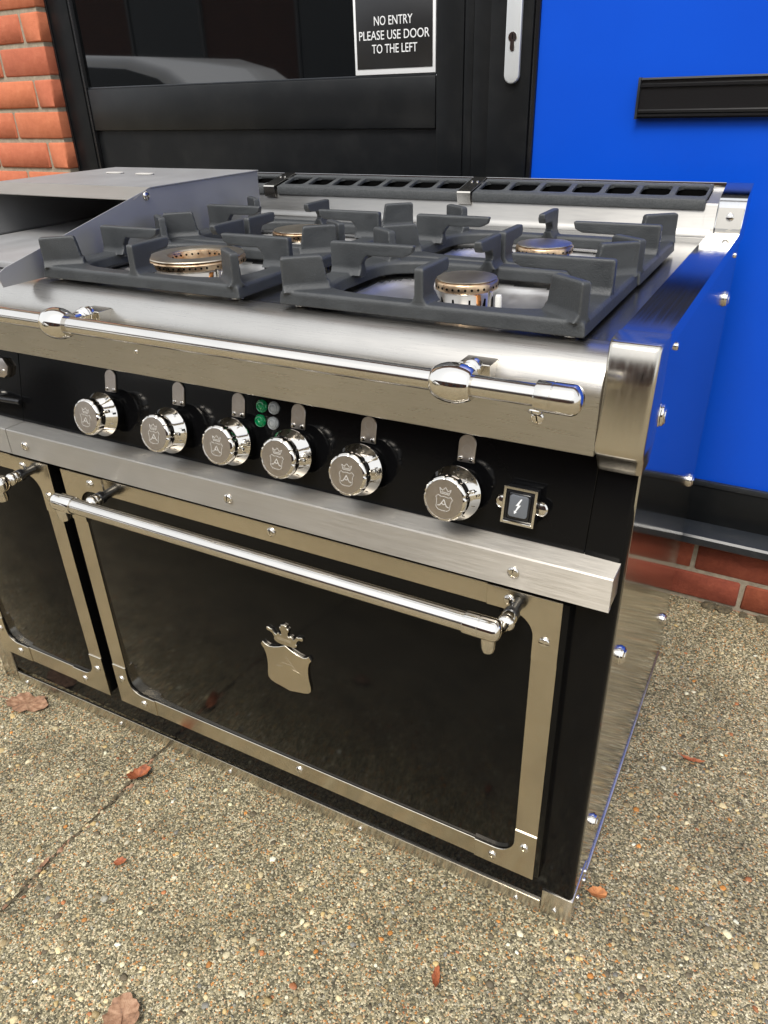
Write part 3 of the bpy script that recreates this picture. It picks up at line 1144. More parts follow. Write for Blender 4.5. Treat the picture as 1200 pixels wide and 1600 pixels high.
# upstand at the back with sloping top
bm = bmesh.new()
pf = [(.652, .8925), (.658, .8965), (.661, .903), (.6665, .937), (.668, .9412), vent_y(.0118, .0002), vent_y(.0118, -.034), vent_y(.0612, -.034), vent_y(.0612, .0002), (.742, .9570), (.745, .9570), (.745, .86), (.652, .86)]
prism(bm, pf, 'yz', XL + .002, -.0575)
for f in bm.faces:
    c = f.calc_center_median()
    if abs(f.normal.x) < .5 and vent_y(.0110, 0)[0] < c.y < vent_y(.0640, 0)[0] + .012 and c.z > .905 and c.z < vent_y(0, 0)[1] + .0182 * (c.y - .6685) / .07 - .004: f.material_index = 1  # vent channel coloured near black, shade painted onto the steel
prism(bm, pf[:5] + [vent_y(.0118, .0002), vent_y(.0612, .0002)] + pf[9:], 'yz', -.0574, -.0400, 0, 2, 0)
us = rpart('upstand', bm, [M_back, M_dark], (-.65, .70, .89), sharp=50)
bm = bmesh.new()
box(bm, XL, -.0402, .742, .7465, .955, .9655, .0006)
add('upstand_edge', bm, M_strip, us, (-.65, .74, .955))

def vent(xa, xb, ncell):
    bm = bmesh.new()
    t0, t1 = .0002, .0072
    LEN = .0735

    def slab(x0, x1, s0, s1, bev=.0015, h=None):
        t = bmesh.new()
        box(t, x0, x1, s0, s1, t0, h or t1, bev)
        for v_ in t.verts:
            y, z = vent_y(v_.co.y, v_.co.z)
            v_.co = Vector((v_.co.x, y, z))
        merge(bm, t)
    slab(xa, xb, -.0035, .0125, .003)
    slab(xa, xb, .060, LEN, .002)
    box(bm, xa, xb, .6612, .6680, .9312, .9478, .0022)
    pit = (xb - xa) / ncell
    for i in range(ncell + 1):
        xc = xa + pit * i
        hw = .0052
        x0, x1 = max(xa, xc - hw), min(xb, xc + hw)
        slab(x0, x1, .0110, .0615, .0015, t1 - .0006)
        # rounded inner corners
        for (sx, s_) in ((x0, 1), (x1, 1)):
            for cs, dirn in ((.0125, 1), (.060, -1)):
                sg = -1 if sx == x0 else 1
                if (sx == x0 and i == 0) or (sx == x1 and i == ncell): continue
                tri = [(sx - sg * .0006, cs - dirn * .0006), (sx + sg * .007, cs - dirn * .0006), (sx + sg * .002, cs + dirn * .002), (sx - sg * .0006, cs + dirn * .007)]
                t = bmesh.new()
                prism(t, tri, 'xy', t0, t1 - .0009)
                for v_ in t.verts:
                    y, z = vent_y(v_.co.y, v_.co.z)
                    v_.co = Vector((v_.co.x, y, z))
                merge(bm, t)
    v = add('vent_grille', bm, M_iron, us, ((xa + xb) / 2, .70, .95))
    return v


vent(-.4655, -.0585, 7)
vent(-.9055, -.4945, 7)
vent(-1.252, -.9390, 5)
for xc in (-.480, -.9225):
    bm = bmesh.new()
    a = [vent_y(-.0110, -.0130), vent_y(-.0110, .0072), vent_y(-.0090, .0095), vent_y(.0735, .0095), vent_y(.0735, .0070), vent_y(-.0080, .0070), vent_y(-.0085, -.0130)]
    prism(bm, a, 'yz', xc - .0133, xc + .0133, 0)
    c_ = add('vent_clip', bm, M_trim, us, (xc, .67, .94), sharp=25)
    for dx in (-.0055, .0055):
        y, z = vent_y(.045, .0095)
        link('rivet', ME_rivet, c_ if False else us, (xc + dx, y, z), (R(-90) + SL, 0, 0)).scale = (.5, .5, .5)

# top strip at the right side, corner cap, rear cap
bm = bmesh.new()
pf = [(.004, .8775), (.004, .8955), (.0065, .898), (.640, .898), (.654, .8995), (.664, .9045), (.664, .8775)]
prism(bm, pf, 'yz', -.0453, .0012)
ts = rpart('top_strip', bm, M_strip, (-.022, .3, .88), sharp=25)
bm = bmesh.new()
pf = [(.6642, .88), (.6642, .9050), (.6665, .9100), (.6780, .9380), (.6795, .9455), (.6825, .9485), (.7440, .9650), (.7468, .9650), (.7468, .88)]
prism(bm, pf, 'yz', -.0398, .0012)
rcap = rpart('rear_cap', bm, M_strip, (-.022, .70, .88), sharp=25)
bm = bmesh.new()
prism(bm, [(.6640, .9045), (.6655, .9045), (.6735, .9345), (.6722, .9352)], 'yz', -.0385, .0002, .0003, 1)
add('cap_plate', bm, M_cap, rcap, (-.022, .67, .90))
sc_ = screw(-.019, .6684, .9215, rcap, me=ME_screw_x)
sc_.rotation_euler = (R(-15), .3, 0)
bm = bmesh.new()
box(bm, XL, XL + .0453, .004, .745, .8775, .898, .001)
rpart('top_strip', bm, M_strip, (XL, .3, .88))
# front corner cap: slopes out a little and undercut at the bottom
bm = bmesh.new()
rows = [(.8983, .0045, .0), (.8968, -.0005, .0), (.8925, -.0035, .0), (.860, -.0085, .0), (.815, -.0150, .0), (.7955, -.0175, .0), (.7900, -.0180, .0), (.7860, -.0165, .0), (.7780, -.0050, -.0), (.7650, .0015, -.0), (.7585, .0065, -.0)]
rr = .0065
grid = []
for (z, y, _) in rows:
    xr, xl = .0030, -.0468
    if z < .788:
        k_ = (.788 - z) / .0295
        xr -= .0025 * k_
        xl += .0016 * k_
    pr = [(xl, .045), (xl, y + rr * .7)] + [(xl + rr * .7 * (1 - math.cos(R(a))), y + rr * .7 * (1 - math.sin(R(a)))) for a in (30, 60, 90)] + [(xr - rr + rr * math.sin(R(a)), y + rr - rr * math.cos(R(a))) for a in (0, 30, 60, 90)] + [(xr, .045)]
    grid.append([bm.verts.new((p_[0], p_[1], z)) for p_ in pr])
for A, B in zip(grid[:-1], grid[1:]):
    for i in range(len(A) - 1):
        bm.faces.new((A[i], B[i], B[i + 1], A[i + 1]))
bm.faces.new(list(reversed(grid[0])))
bm.faces.new(grid[-1])
bmesh.ops.recalc_face_normals(bm, faces=bm.faces)
bl = bm.copy()
rpart('corner_cap', bm, M_cap, (-.022, 0, .80), sharp=50)
for v_ in bl.verts: v_.co.x = XL - v_.co.x
bmesh.ops.reverse_faces(bl, faces=bl.faces)
rpart('corner_cap', bl, M_cap, (XL + .022, 0, .80), sharp=50)

# towel rail in front of the worktop
RY, RZ = -.085, .8655
bm = bmesh.new()
tube(bm, (-1.22, RY, RZ), (-.075, RY, RZ), .0108, 36)
rl = rpart('front_rail', bm, M_rail, (-.65, RY, RZ))
bm = bmesh.new()
pr = [(0, 0), (.005, .0004), (.0095, .0020), (.0128, .0048), (.0144, .0080), (.0147, .0092), (.0148, .0100), (.0148, .0275), (.0143, .0279), (.0143, .0287), (.0148, .0291), (.0148, .0425), (.0143, .0438), (.0108, .0440)]
lathe(bm, pr, '-x', (-.045, RY, RZ), 40)
add('rail_end_cap', bm, M_rail, rl, (-.045, RY, RZ))
screw(-.0880, RY - .004, RZ - .0138, rl)
rl.children[-1].rotation_euler = (R(62), 0, 0)
for xb_ in (-.1725, -.726, -1.17):
    bm = bmesh.new()
    pr = [(.0108, -.0225), (.0130, -.0215), (.0155, -.0185), (.0178, -.0135), (.0195, -.0070), (.0201, 0), (.0196, .0070), (.0180, .0135), (.0160, .0180), (.0148, .0202), (.0140, .0208), (.0108, .0208)]
    lathe(bm, pr, 'x', (xb_, RY, RZ), 40)
    add('rail_knuckle', bm, M_chrome, rl, (xb_, RY, RZ))
    bm = bmesh.new()
    lathe(bm, [(.006, .016), (.0068, .024), (.0070, .034), (.0088, .0355), (.0095, .037), (.0088, .0385), (.0080, .0395), (.0100, .0415), (.0108, .0435), (.0100, .0455), (.0085, .0465), (.0095, .0490), (.0095, .0535)], 'y', (xb_, RY, RZ), 28)
    add('rail_collar', bm, M_chrome, rl, (xb_, RY, RZ))
    bm = bmesh.new()
    box(bm, xb_ - .0170, xb_ + .0170, -.033, -.008, RZ - .019, RZ + .0035, .0008, 1)
    add('rail_bracket', bm, M_trim, rl, (xb_, -.02, RZ))

# ---------------- knobs
SHIELD = [(0, -.0092), (-.0045, -.0088), (-.0068, -.0065), (-.0067, -.0025), (-.0073, .0010), (-.0082, .0025), (-.0062, .0048), (-.0035, .0036), (0, .0042), (.0035, .0036), (.0062, .0048), (.0082, .0025), (.0073, .0010), (.0067, -.0025), (.0068, -.0065), (.0045, -.0088)]
LETTER_A = [[(-.0055, -.0052), (-.0032, -.0046), (0, .0012), (.0032, -.0046), (.0055, -.0052)], [(-.0018, -.0026), (0, -.0036), (.0018, -.0026)]]
CROWN = [[(-.0042, .0068), (-.0058, .0118), (-.0028, .0098), (0, .0130), (.0028, .0098), (.0058, .0118), (.0042, .0068), (-.0042, .0068)], [(-.0036, .0082), (.0036, .0082)]]

bm = bmesh.new()
lathe(bm, [(.0265, 0), (.0270, .004), (.0262, .012), (.0240, .0180), (.020, .0185)], '-y', (0, 0, 0), 40)
ME_bezel = mesh_of('bezel', bm, M_black)
bm = bmesh.new()
lathe(bm, [(.020, .0180), (.0318, .0183), (.0328, .0193), (.0328, .0210), (.0320, .0220), (.0245, .0335), (.0236, .0346), (.0230, .0354), (.0230, .0370)], '-y', (0, 0, 0), 48)
# raised tick marks on the dish
for k_ in range(10):
    a = R(36 * k_ + 18)
    dv = Vector((math.cos(a), 0, math.sin(a)))
    t = bmesh.new()
    lathe(t, [(0, -.0022), (.0007, -.0022), (.0007, .0022), (0, .0022)], Vector((-.49 * dv.x, -.87, -.49 * dv.z)), dv * .0287 + Vector((0, -.0272, 0)), 6)
    merge(bm, t)
ME_dish = mesh_of('knob', bm, M_chrome, 30)


def scal(w, i):
    return 1 - (.055 * max(0, math.cos(9 * w)) ** 8 if 1 <= i <= 7 else 0)


bm = bmesh.new()
lathe(bm, [(.0215, .0358), (.0258, .0366), (.0268, .0380), (.0272, .0410), (.0272, .0455), (.0268, .0480), (.0257, .0497), (.0241, .0507), (.0232, .0510), (.0229, .0504), (.0, .0504)], '-y', (0, 0, 0), 108, scallop=scal)
t = bmesh.new()
lathe(t, [(.0228, .0505), (.0, .0506)], '-y', (0, 0, 0), 48)
merge(bm, t, 1)
lathe(bm, [(.0024, .0215), (.0024, .0305), (.0018, .0312), (0, .0312)], Vector((1, 0, .12)), (.0, -.0330, 0), 12)
lathe(bm, [(0, .0000), (.0012, .0000), (.0012, .0316), (0, .0316)], Vector((1, 0, .12)), (.0, -.0330, 0), 8, 2)
ME_grip = mesh_of('grip', bm, [M_chrome, M_face, M_dark], 35)
bm = bmesh.new()
ribbon(bm, SHIELD, .0005, -.0506, .0002, True, s=1.26, cz=-.002)
for q in LETTER_A: ribbon(bm, q, .0009, -.0506, .0002, s=1.26, cz=-.002)
for q in CROWN: ribbon(bm, q, .0006, -.0506, .0002, s=1.22, cz=-.002)
ME_engr = mesh_of('engraving', bm, M_line, 0)

KX = [-.7700, -.6378, -.5272, -.4305, -.3280, -.1992]
KZ = [.7035, .7012, .7044, .7049, .7039, .7008]
for i, x in enumerate(KX):
    kz = KZ[i]
    kb = link('knob', ME_dish, rc, (x, -.0035, kz))
    link('knob_bezel', ME_bezel, kb, (x, -.0035, kz))
    g_ = link('knob_grip', ME_grip, kb, (x, -.0035, kz), (0, R((-14, 4, 12, 8, -6, -14)[i]), 0))
    tag(link('engraving', ME_engr, kb, (x, -.0035, kz), (0, R((2, -2, 0, 2, -1, 3)[i]), 0)), kind='stuff')
    for ch, a in (('6', 84), ('2', 8), ('4', 46)) if i in (4, 5) else (('3', 60), ('1', 12)):
        me = text_mesh(ch, .0030, .0050, .0003)
        me.materials.clear()
        me.materials.append(M_blackpl)
        dv = Vector((math.cos(R(a)), 0, math.sin(R(a))))
        tz = dv
        nrm = Vector((dv.x * .87, -.49, dv.z * .87)).normalized()
        up = (dv * .49 + Vector((0, .87, 0))).normalized()
        sx_ = (-nrm).cross(up).normalized()
        Mx = Matrix((sx_, -nrm, up)).transposed()
        pos = Vector((x, -.0035, kz)) + dv * .0294 + Vector((0, -.0265, 0))
        o = link('numeral', me, kb, pos)
        o.rotation_euler = Mx.to_euler()

# label plates over the knobs
pl = arc(0, .0060, .0108, 0, 180, 10) + [(-.0108, -.0158), (-.0098, -.0168), (.0098, -.0168), (.0108, -.0158)]
bm = bmesh.new()
prism(bm, pl, 'xz', 0, -.0022, .0004, 1)
ME_plate = mesh_of('label_plate', bm, M_face)


def ring_pts(r, cx, cz, n=18): return [(cx + r * math.cos(2 * PI * k / n), cz + r * math.sin(2 * PI * k / n)) for k in range(n)]


for i, x in enumerate(KX):
    z = .7512
    x += (-.001, -.0005, -.0045, -.0035, -.0012, .0015)[i]
    pb = link('label_plate', ME_plate, rc, (x + .001, -.0035, z))
    bm = bmesh.new()
    hole = ring_pts(.0052, 0, (.006, -.001, .0, .003, .006, -.001)[i])
    if i == 2:
        ribbon(bm, rrect(-.006, .006, .0, .012, .001, 1), .0004, -.0022, .0002, True)
        ribbon(bm, [(-.004, .004), (.004, .004)], .0004, -.0022, .0002)
        ribbon(bm, [(-.005, -.004), (.005, -.004)], .0006, -.0022, .0002)
    else:
        ribbon(bm, hole, .00045, -.0022, .0002, True)
        ribbon(bm, ring_pts(.0011, 0, (-.005, .010, 0, .012, -.006, .011)[i], 8), .0005, -.0022, .0002, True)
    tag(add('engraving', bm, M_line, pb, (x + .001, -.0035, z), shift=False), kind='stuff')
    for dx in (-.0066, .0066):
        screw(x + .001 + dx, -.0057, z - .0122, pb, ME_screw_s, rot=random.uniform(0, 3))

# pilot lamps
for (x, z, m) in ((-.4920, .7558, M_green), (-.4722, .7562, M_clear), (-.4936, .7357, M_green), (-.4728, .7357, M_clear)):
    bm = bmesh.new()
    lathe(bm, [(.0088, 0), (.0088, .002), (.0078, .0034), (.0070, .0030)], '-y', (0, 0, 0), 24)
    lm = add('pilot_lamp', bm, m if m is M_clear else M_green, rc, (x, -.0035, z), shift=False)
    bm = bmesh.new()
    lathe(bm, [(.0070, .0028), (.0062, .0044), (.0050, .0048), (.0046, .0036), (.0034, .0048), (0, .0054)], '-y', (0, 0, 0), 24)
    add('lamp_lens', bm, m, lm, (x, -.0035, z), shift=False)

# ignition switch
sx0, sx1, sz0, sz1 = -.1408, -.1018, .6790, .7222
bm = bmesh.new()
fw_ = .0030
for (a0, a1, b0, b1) in ((sx0, sx0 + fw_, sz0, sz1), (sx1 - fw_, sx1, sz0, sz1), (sx0 + fw_, sx1 - fw_, sz0, sz0 + fw_), (sx0 + fw_, sx1 - fw_, sz1 - fw_, sz1)):
    box(bm, a0, a1, -.0235, -.0205, b0, b1, .0004, 1)
sw = rpart('ignition_switch', bm, M_chrome, (-.12, 0, .709))
bm = bmesh.new()
box(bm, sx0 + .0006, sx1 - .0006, -.0204, -.003, sz0 + .0006, sz1 - .0006, .001)
box(bm, sx0 + .006, sx1 - .006, -.0228, -.0200, sz0 + .0055, sz1 - .0055, .0025, 3)
add('switch_body', bm, M_blackpl, sw, (-.12, 0, .709))
bm = bmesh.new()
prism(bm, rrect(sx0 + .0085, sx1 - .0085, sz0 + .0095, sz1 - .0080, .0035), 'xz', -.0220, -.0252, .0008, 2)
add('rocker', bm, M_rocker, sw, (-.12, 0, .709))
bm = bmesh.new()
bolt = [(.0022, .0095), (-.0030, .0008), (-.0004, .0012), (-.0030, -.0055), (-.0042, -.0050), (-.0036, -.0090), (-.0008, -.0066), (-.0018, -.0060), (.0030, .0022), (.0004, .0020), (.0038, .0095)]
prism(bm, [(-.1213 + u, .7012 + v_) for u, v_ in bolt], 'xz', -.0251, -.0256)
add('lightning_mark', bm, M_white, sw, (-.12, 0, .709))
for sgn, xx in ((-1, sx0), (1, sx1)):
    bm = bmesh.new()
    lathe(bm, [(.0085, 0), (.0085, .002), (.0070, .0036), (.0068, .0030), (.0030, .0040), (0, .0042)], '-y', (xx + sgn * .0030, -.0120, .7004), 20)
    tube(bm, (xx - .001 * sgn, -.0123, .7004), (xx + .004 * sgn, -.0123, .7004), .003, 12)
    add('switch_screw', bm, M_chrome, sw, (xx, 0, .709))

# thermostat plate, far left; the black bar is a solid stand-in for a shadow
bm = bmesh.new()
prism(bm, [(-1.08, .7250), (-1.004, .7250), (-.9965, .7300), (-.9925, .7445), (-1.004, .7560), (-1.08, .7560)], 'xz', -.003, -.012, .001, 2)
tp = rpart('thermostat_plate', bm, M_face, (-1.0, 0, .73))
screw(-1.003, -.012, .7365, tp, ME_screw_s)
bm = bmesh.new()
tube(bm, (-1.045, -.026, .6905), (-.972, -.012, .6905), .0045, 16)
lathe(bm, [(0, 0), (.005, .0004), (.0052, .003), (.0045, .006), (0, .0065)], 'x', (-.974, -.012, .6905), 16)
rpart('shadow_bar', bm, M_blackpl, (-1.0, 0, .69))
bm = bmesh.new()
lathe(bm, [(.009, 0), (.009, .010), (.006, .016), (.0, .018)], '-y', (-1.036, -.0035, .690), 20)
rpart('bar_boss', bm, M_chrome, (-1.036, 0, .69))

# the whole control panel leans back by 12 degrees
TILT = Matrix.Rotation(R(-12), 4, 'X')
PIV = Vector((0, -.0035, .6565)) - OFF[rc]
for o in rc.children:
    if o.name.split('.')[0] in ('control_panel', 'knob', 'label_plate', 'pilot_lamp', 'ignition_switch', 'thermostat_plate', 'shadow_bar', 'bar_boss'):
        o.location = PIV + TILT @ (o.location - PIV)
        o.rotation_euler = (R(-12), 0, 0)


# ---------------- burners
def burner(cx, cy, r, kind):
    zb, zp, zt = ZD - .027, .9010, .9130
    bm = bmesh.new()
    lathe(bm, [(r * .70, zb - .002), (r * .74, zb + .004), (r * .80, zb + .020), (r * .88, zp - .003), (r * .95, zp)], 'z', (cx, cy, 0), 48)
    bu = rpart('burner', bm, M_chrome, (cx, cy, zb))
    # fins on the cup
    bm = bmesh.new()
    for k_ in range(10):
        a = 2 * PI * k_ / 10 + .2
        t = bmesh.new()
        box(t, r * .76, r * .86, -.0012, .0012, zb + .004, zp - .002, 0)
        bmesh.ops.rotate(t, cent=(0, 0, 0), matrix=Matrix.Rotation(a, 3, 'Z'), verts=t.verts)
        bmesh.ops.translate(t, vec=(cx, cy, 0), verts=t.verts)
        merge(bm, t)
    tag(add('cup_fins', bm, M_dark, bu, (cx, cy, zb)), kind='stuff')
    bm = bmesh.new()
    h = zt - zp
    if kind == 'disc':
        pr = [(r * .80, zp), (r * .975, zp + .0003), (r, zp + .0015), (r, zp + h * .78), (r * .985, zp + h * .86), (r * .9, zt)]
    else:
        pr = [(r * .56, zp), (r * .975, zp + .0003), (r, zp + .0015), (r, zp + h * .7), (r * .985, zp + h * .8), (r * .93, zt), (r * .62, zt + .0006), (r * .585, zt - .001), (r * .56, zp + .004), (r * .56, zp - .012)]
    lathe(bm, pr, 'z', (cx, cy, 0), 64)
    add('burner_ring', bm, M_brass, bu, (cx, cy, zb))
    # gas ports
    bm = bmesh.new()
    n = int(2 * PI * r / .0078)
    for k_ in range(n):
        if k_ % 11 == 7: continue
        a = 2 * PI * k_ / n
        dv = Vector((math.cos(a), math.sin(a), 0))
        lathe(bm, [(.0016, -.001), (.0016, .00025), (0, .00025)], dv, Vector((cx, cy, zp + h * .42)) + dv * r, 8)
        if kind == 'ring' and k_ % 2 == 0:
            lathe(bm, [(.0015, -.001), (.0015, .0003), (0, .0003)], -dv, Vector((cx, cy, zp + h * .55)) + dv * r * .562, 8)
    tag(add('gas_ports', bm, M_dark, bu, (cx, cy, zb)), kind='stuff')
    bm = bmesh.new()
    if kind == 'disc':
        lathe(bm, [(r * .88, zt - .0006), (r * .955, zt + .0004), (r * .950, zt + .0012), (r * .90, zt + .0017), (r * .5, zt + .0024), (0, zt + .0026)], 'z', (cx, cy, 0), 56)
    else:
        lathe(bm, [(r * .955, zt - .0006), (r * .985, zt + .0004), (r * .97, zt + .0016), (r * .90, zt + .0026), (r * .66, zt + .0030), (r * .60, zt + .0018), (r * .59, zt - .002)], 'z', (cx, cy, 0), 64)
    add('burner_cap', bm, M_cap_top, bu, (cx, cy, zb))
    # igniter and thermocouple beside the cup
    a = R(-28)
    px, py = cx + (r + .008) * math.cos(a), cy + (r + .008) * math.sin(a)
    bm = bmesh.new()
    lathe(bm, [(0, zb), (.0045, zb), (.0045, zb + .022), (.003, zb + .024), (0, zb + .024)], 'z', (px - .004, py + .002, 0), 14)
    box(bm, px - .008, px + .014, py - .004, py + .006, zb, zb + .020, .002)
    add('igniter_base', bm, M_copper, bu, (cx, cy, zb))
    bm = bmesh.new()
    lathe(bm, [(.0042, zb + .018), (.0042, zb + .040), (.0032, zb + .0425), (0, zb + .043)], 'z', (px + .009, py, 0), 14)
    add('spark_plug', bm, M_ceram, bu, (cx, cy, zb))
    bm = bmesh.new()
    lathe(bm, [(.0022, zb + .018), (.0022, zb + .046), (0, zb + .047)], 'z', (px - .001, py - .003, 0), 10)
    add('thermocouple', bm, M_trim, bu, (cx, cy, zb))


for B in BURN: burner(*B)


# ---------------- cast iron pan supports
def support_mesh():
    hw, hd = .1875, .1235
    z0, z1, zt = .0045, .0215, .0600
    bm = bmesh.new()
    # frame with a rounded opening
    n = 64
    out, inn = [], []
    for k_ in range(n):
        a = 2 * PI * (k_ + .5) / n
        c, s_ = math.cos(a), math.sin(a)
        m_ = max(abs(c) / hw, abs(s_) / hd)
        out.append((c / m_, s_ / m_))
        ex = 2 / 4.2
        inn.append((.151 * math.copysign(abs(c) ** ex, c), .0990 * math.copysign(abs(s_) ** ex, s_)))
    # put true corners in
    for cxn, cyn in ((hw, hd), (-hw, hd), (-hw, -hd), (hw, -hd)):
        j = min(range(n), key=lambda q: (out[q][0] - cxn) ** 2 + (out[q][1] - cyn) ** 2)
        out[j] = (cxn, cyn)
    rings = []
    for (pts_, z, sc) in ((out, z0, 1.0), (out, z1 - .003, .992), (out, z1, .975)):
        rings.append([bm.verts.new((p_[0] * sc, p_[1] * sc, z)) for p_ in pts_])
    for (pts_, z, sc) in ((inn, z1, 1.03), (inn, z1 - .003, 1.0), (inn, z0, .985)):
        rings.append([bm.verts.new((p_[0] * sc, p_[1] * sc, z)) for p_ in pts_])
    m_ = len(rings)
    for q in range(m_):
        A, B = rings[q], rings[(q + 1) % m_]
        for k_ in range(n):
            k2 = (k_ + 1) % n
            bm.faces.new((A[k_], A[k2], B[k2], B[k_]))
    bmesh.ops.recalc_face_normals(bm, faces=bm.faces)
    th = .0060

    def plate(p0, dirv, outline):
        d = Vector((dirv[0], dirv[1], 0)).normalized()
        nn = Vector((-d.y, d.x, 0))
        t = bmesh.new()
        A = [t.verts.new(Vector(p0) + d * u - nn * th * (1 if v_ < zt - .001 else .8) + Vector((0, 0, v_))) for u, v_ in outline]
        B = [t.verts.new(Vector(p0) + d * u + nn * th * (1 if v_ < zt - .001 else .8) + Vector((0, 0, v_))) for u, v_ in outline]
        t.faces.new(A)
        t.faces.new(list(reversed(B)))
        for q in range(len(A)):
            q2 = (q + 1) % len(A)
            t.faces.new((A[q2], A[q], B[q], B[q2]))
        bmesh.ops.recalc_face_normals(t, faces=t.faces)
        merge(bm, t)
        # flared foot of the plate
        u0, u1 = outline[0][0], outline[1][0]
        t = bmesh.new()
        w0, w1 = th + .0055, th - .001
        vs = []
        for (w_, z) in ((w0, z1 - .002), (th + .0018, z1 + .003), (w1, z1 + .009)):
            vs.append([t.verts.new(Vector(p0) + d * u + nn * s_ * w_ + Vector((0, 0, z))) for u, s_ in ((u0 + .0005, -1), (u1, -1), (u1, 1), (u0 + .0005, 1))])
        for A_, B_ in zip(vs[:-1], vs[1:]):
            for q in range(4):
                t.faces.new((A_[q], A_[(q + 1) % 4], B_[(q + 1) % 4], B_[q]))
        t.faces.new(list(reversed(vs[0])))
        t.faces.new(vs[-1])
        bmesh.ops.recalc_face_normals(t, faces=t.faces)
        merge(bm, t)

    zb = z1 - .006
    # corners: short plates pointing to the burner
    for sx in (-1, 1):
        for sy in (-1, 1):
            plate((sx * (hw - .004), sy * (hd - .004), 0), (-sx * .80, -sy * .60), [(0, zb), (.058, zb), (.056, z1 + .004), (.050, zt - .002), (.048, zt), (.002, zt), (0, zt - .002)])
    # long arms from left and right, undercut
    for sx in (-1, 1):
        plate((sx * (hw - .003), .0, 0), (-sx, 0), [(0, zb), (.046, zb), (.0455, z1 + .004), (.0455, z1 + .012), (.048, zt - .022), (.054, zt - .0155), (.107, zt - .0150), (.118, zt - .010), (.121, zt - .001), (.119, zt), (.002, zt), (0, zt - .002)])
    # arms from front and back
    for sy in (-1, 1):
        plate((.0, sy * (hd - .002), 0), (0, -sy), [(0, zb), (.036, zb), (.030, z1 + .006), (.030, zt - .024), (.036, zt - .016), (.066, zt - .0145), (.071, zt - .008), (.072, zt - .001), (.070, zt), (.002, zt), (0, zt - .002)])
    me = bpy.data.meshes.new('pan_support_raw')
    bm.to_mesh(me)
    bm.free()
    o = bpy.data.objects.new('tmp', me)
    COL.objects.link(o)
    m1 = o.modifiers.new('r', 'REMESH')
    m1.mode = 'VOXEL'
    m1.voxel_size = .0014
    m2 = o.modifiers.new('s', 'SMOOTH')
    m2.factor = .5
    m2.iterations = 4
    bpy.context.view_layer.update()
    dg = bpy.context.evaluated_depsgraph_get()
    res = bpy.data.meshes.new_from_object(o.evaluated_get(dg))
    bpy.data.objects.remove(o)
    res.name = 'casting'
    res.materials.clear()
    res.materials.append(M_iron)
    res.polygons.foreach_set('use_smooth', [True] * len(res.polygons))
    res.update()
    return res


ME_sup = support_mesh()
bm = bmesh.new()
lathe(bm, [(0, 0), (.008, 0), (.009, .001), (.009, .004), (.007, .006), (0, .0065)], 'z', (0, 0, 0), 20)
ME_sfoot = mesh_of('foot', bm, M_chrome)
for (cx, cy, sx, lab) in ((-.264, .1455, 1.0, 'cast iron pan support over the nearest burner, front right of the hob'), (-.692, .1455, .955, 'cast iron pan support round the wide ring burner, front left of the hob'), (-.262, .3965, 1.0, 'cast iron pan support at the back right, by the vent grille corner'), (-.690, .3965, .955, 'cast iron pan support at the back left, beside the steel guard')):
    ps = empty('pan_support', (cx, cy, ZD), lab, 'pan support', 'cast iron pan supports on the hob')
    c_ = link('casting', ME_sup, ps, (cx, cy, ZD))
    c_.scale = (sx, 1, 1)
    for (fx, fy) in ((-1, -1), (1, -1), (1, 1), (-1, 1)):
        link('foot', ME_sfoot, ps, (cx + fx * .168 * sx, cy + fy * .104, ZD + .0003))

# ---------------- griddle and its steel guard on the left
bm = bmesh.new()
box(bm, -1.245, -.905, .06, .58, ZD + .0005, ZD + .012, .003)
gp = rpart('griddle_plate', bm, M_hood, (-1.07, .3, ZD))
guard = empty('griddle_guard', (-1.07, .42, ZD), 'grey steel splash guard box open at the front over the griddle', 'splash guard')
ZH = .986


def guard_side(x0, x1):
    bm = bmesh.new()
    pts = [(-.036, ZD + .001), (.575, ZD + .001), (.575, ZH - .0025), (.274, ZH - .0025), (.262, ZH - .005)] + [(-.026, .9125), (-.036, .908), (-.040, .902)]
    prism(bm, pts, 'yz', x0, x1, .0003, 1)
    return add('side_plate', bm, M_hood, guard, (x0, .3, ZD), sharp=30)


guard_side(-.8875, -.8860)
guard_side(-1.2690, -1.2675)
bm = bmesh.new()
prism(bm, [(.2755, ZH - .0020), (.5765, ZH - .0020), (.5765, ZH), (.2755, ZH)], 'yz', -1.271, -.8840, .0003, 1)
tpn = add('top_plate', bm, M_hood, guard, (-1.07, .42, ZH))
bm = bmesh.new()
prism(bm, [(.2755, ZH - .0004), (.2362, ZH - .0148), (.2368, ZH - .0162), (.2761, ZH - .0018)], 'yz', -1.2715, -.8855, .0002, 1)
add('front_lip', bm, M_ledge, guard, (-1.07, .25, ZH))
bm = bmesh.new()
box(bm, -1.2670, -.8880, .5735, .5750, ZD + .001, ZH - .003)
add('back_plate', bm, M_hood, guard, (-1.07, .57, ZD))
screw(-.8858, .266, ZH - .0125, guard, ME_screw, side=True)
for (x, y) in ((-1.148, .455), (-1.062, .449)):
    bm = bmesh.new()
    prism(bm, rrect(x - .021, x + .021, y - .009, y + .009, .0085, 6), 'xy', ZH + .0001, ZH + .0028, .0008, 1)
    add('top_tab', bm, M_line, guard, (x, y, ZH))

# ------------------------------------------------------------------ fallen leaves


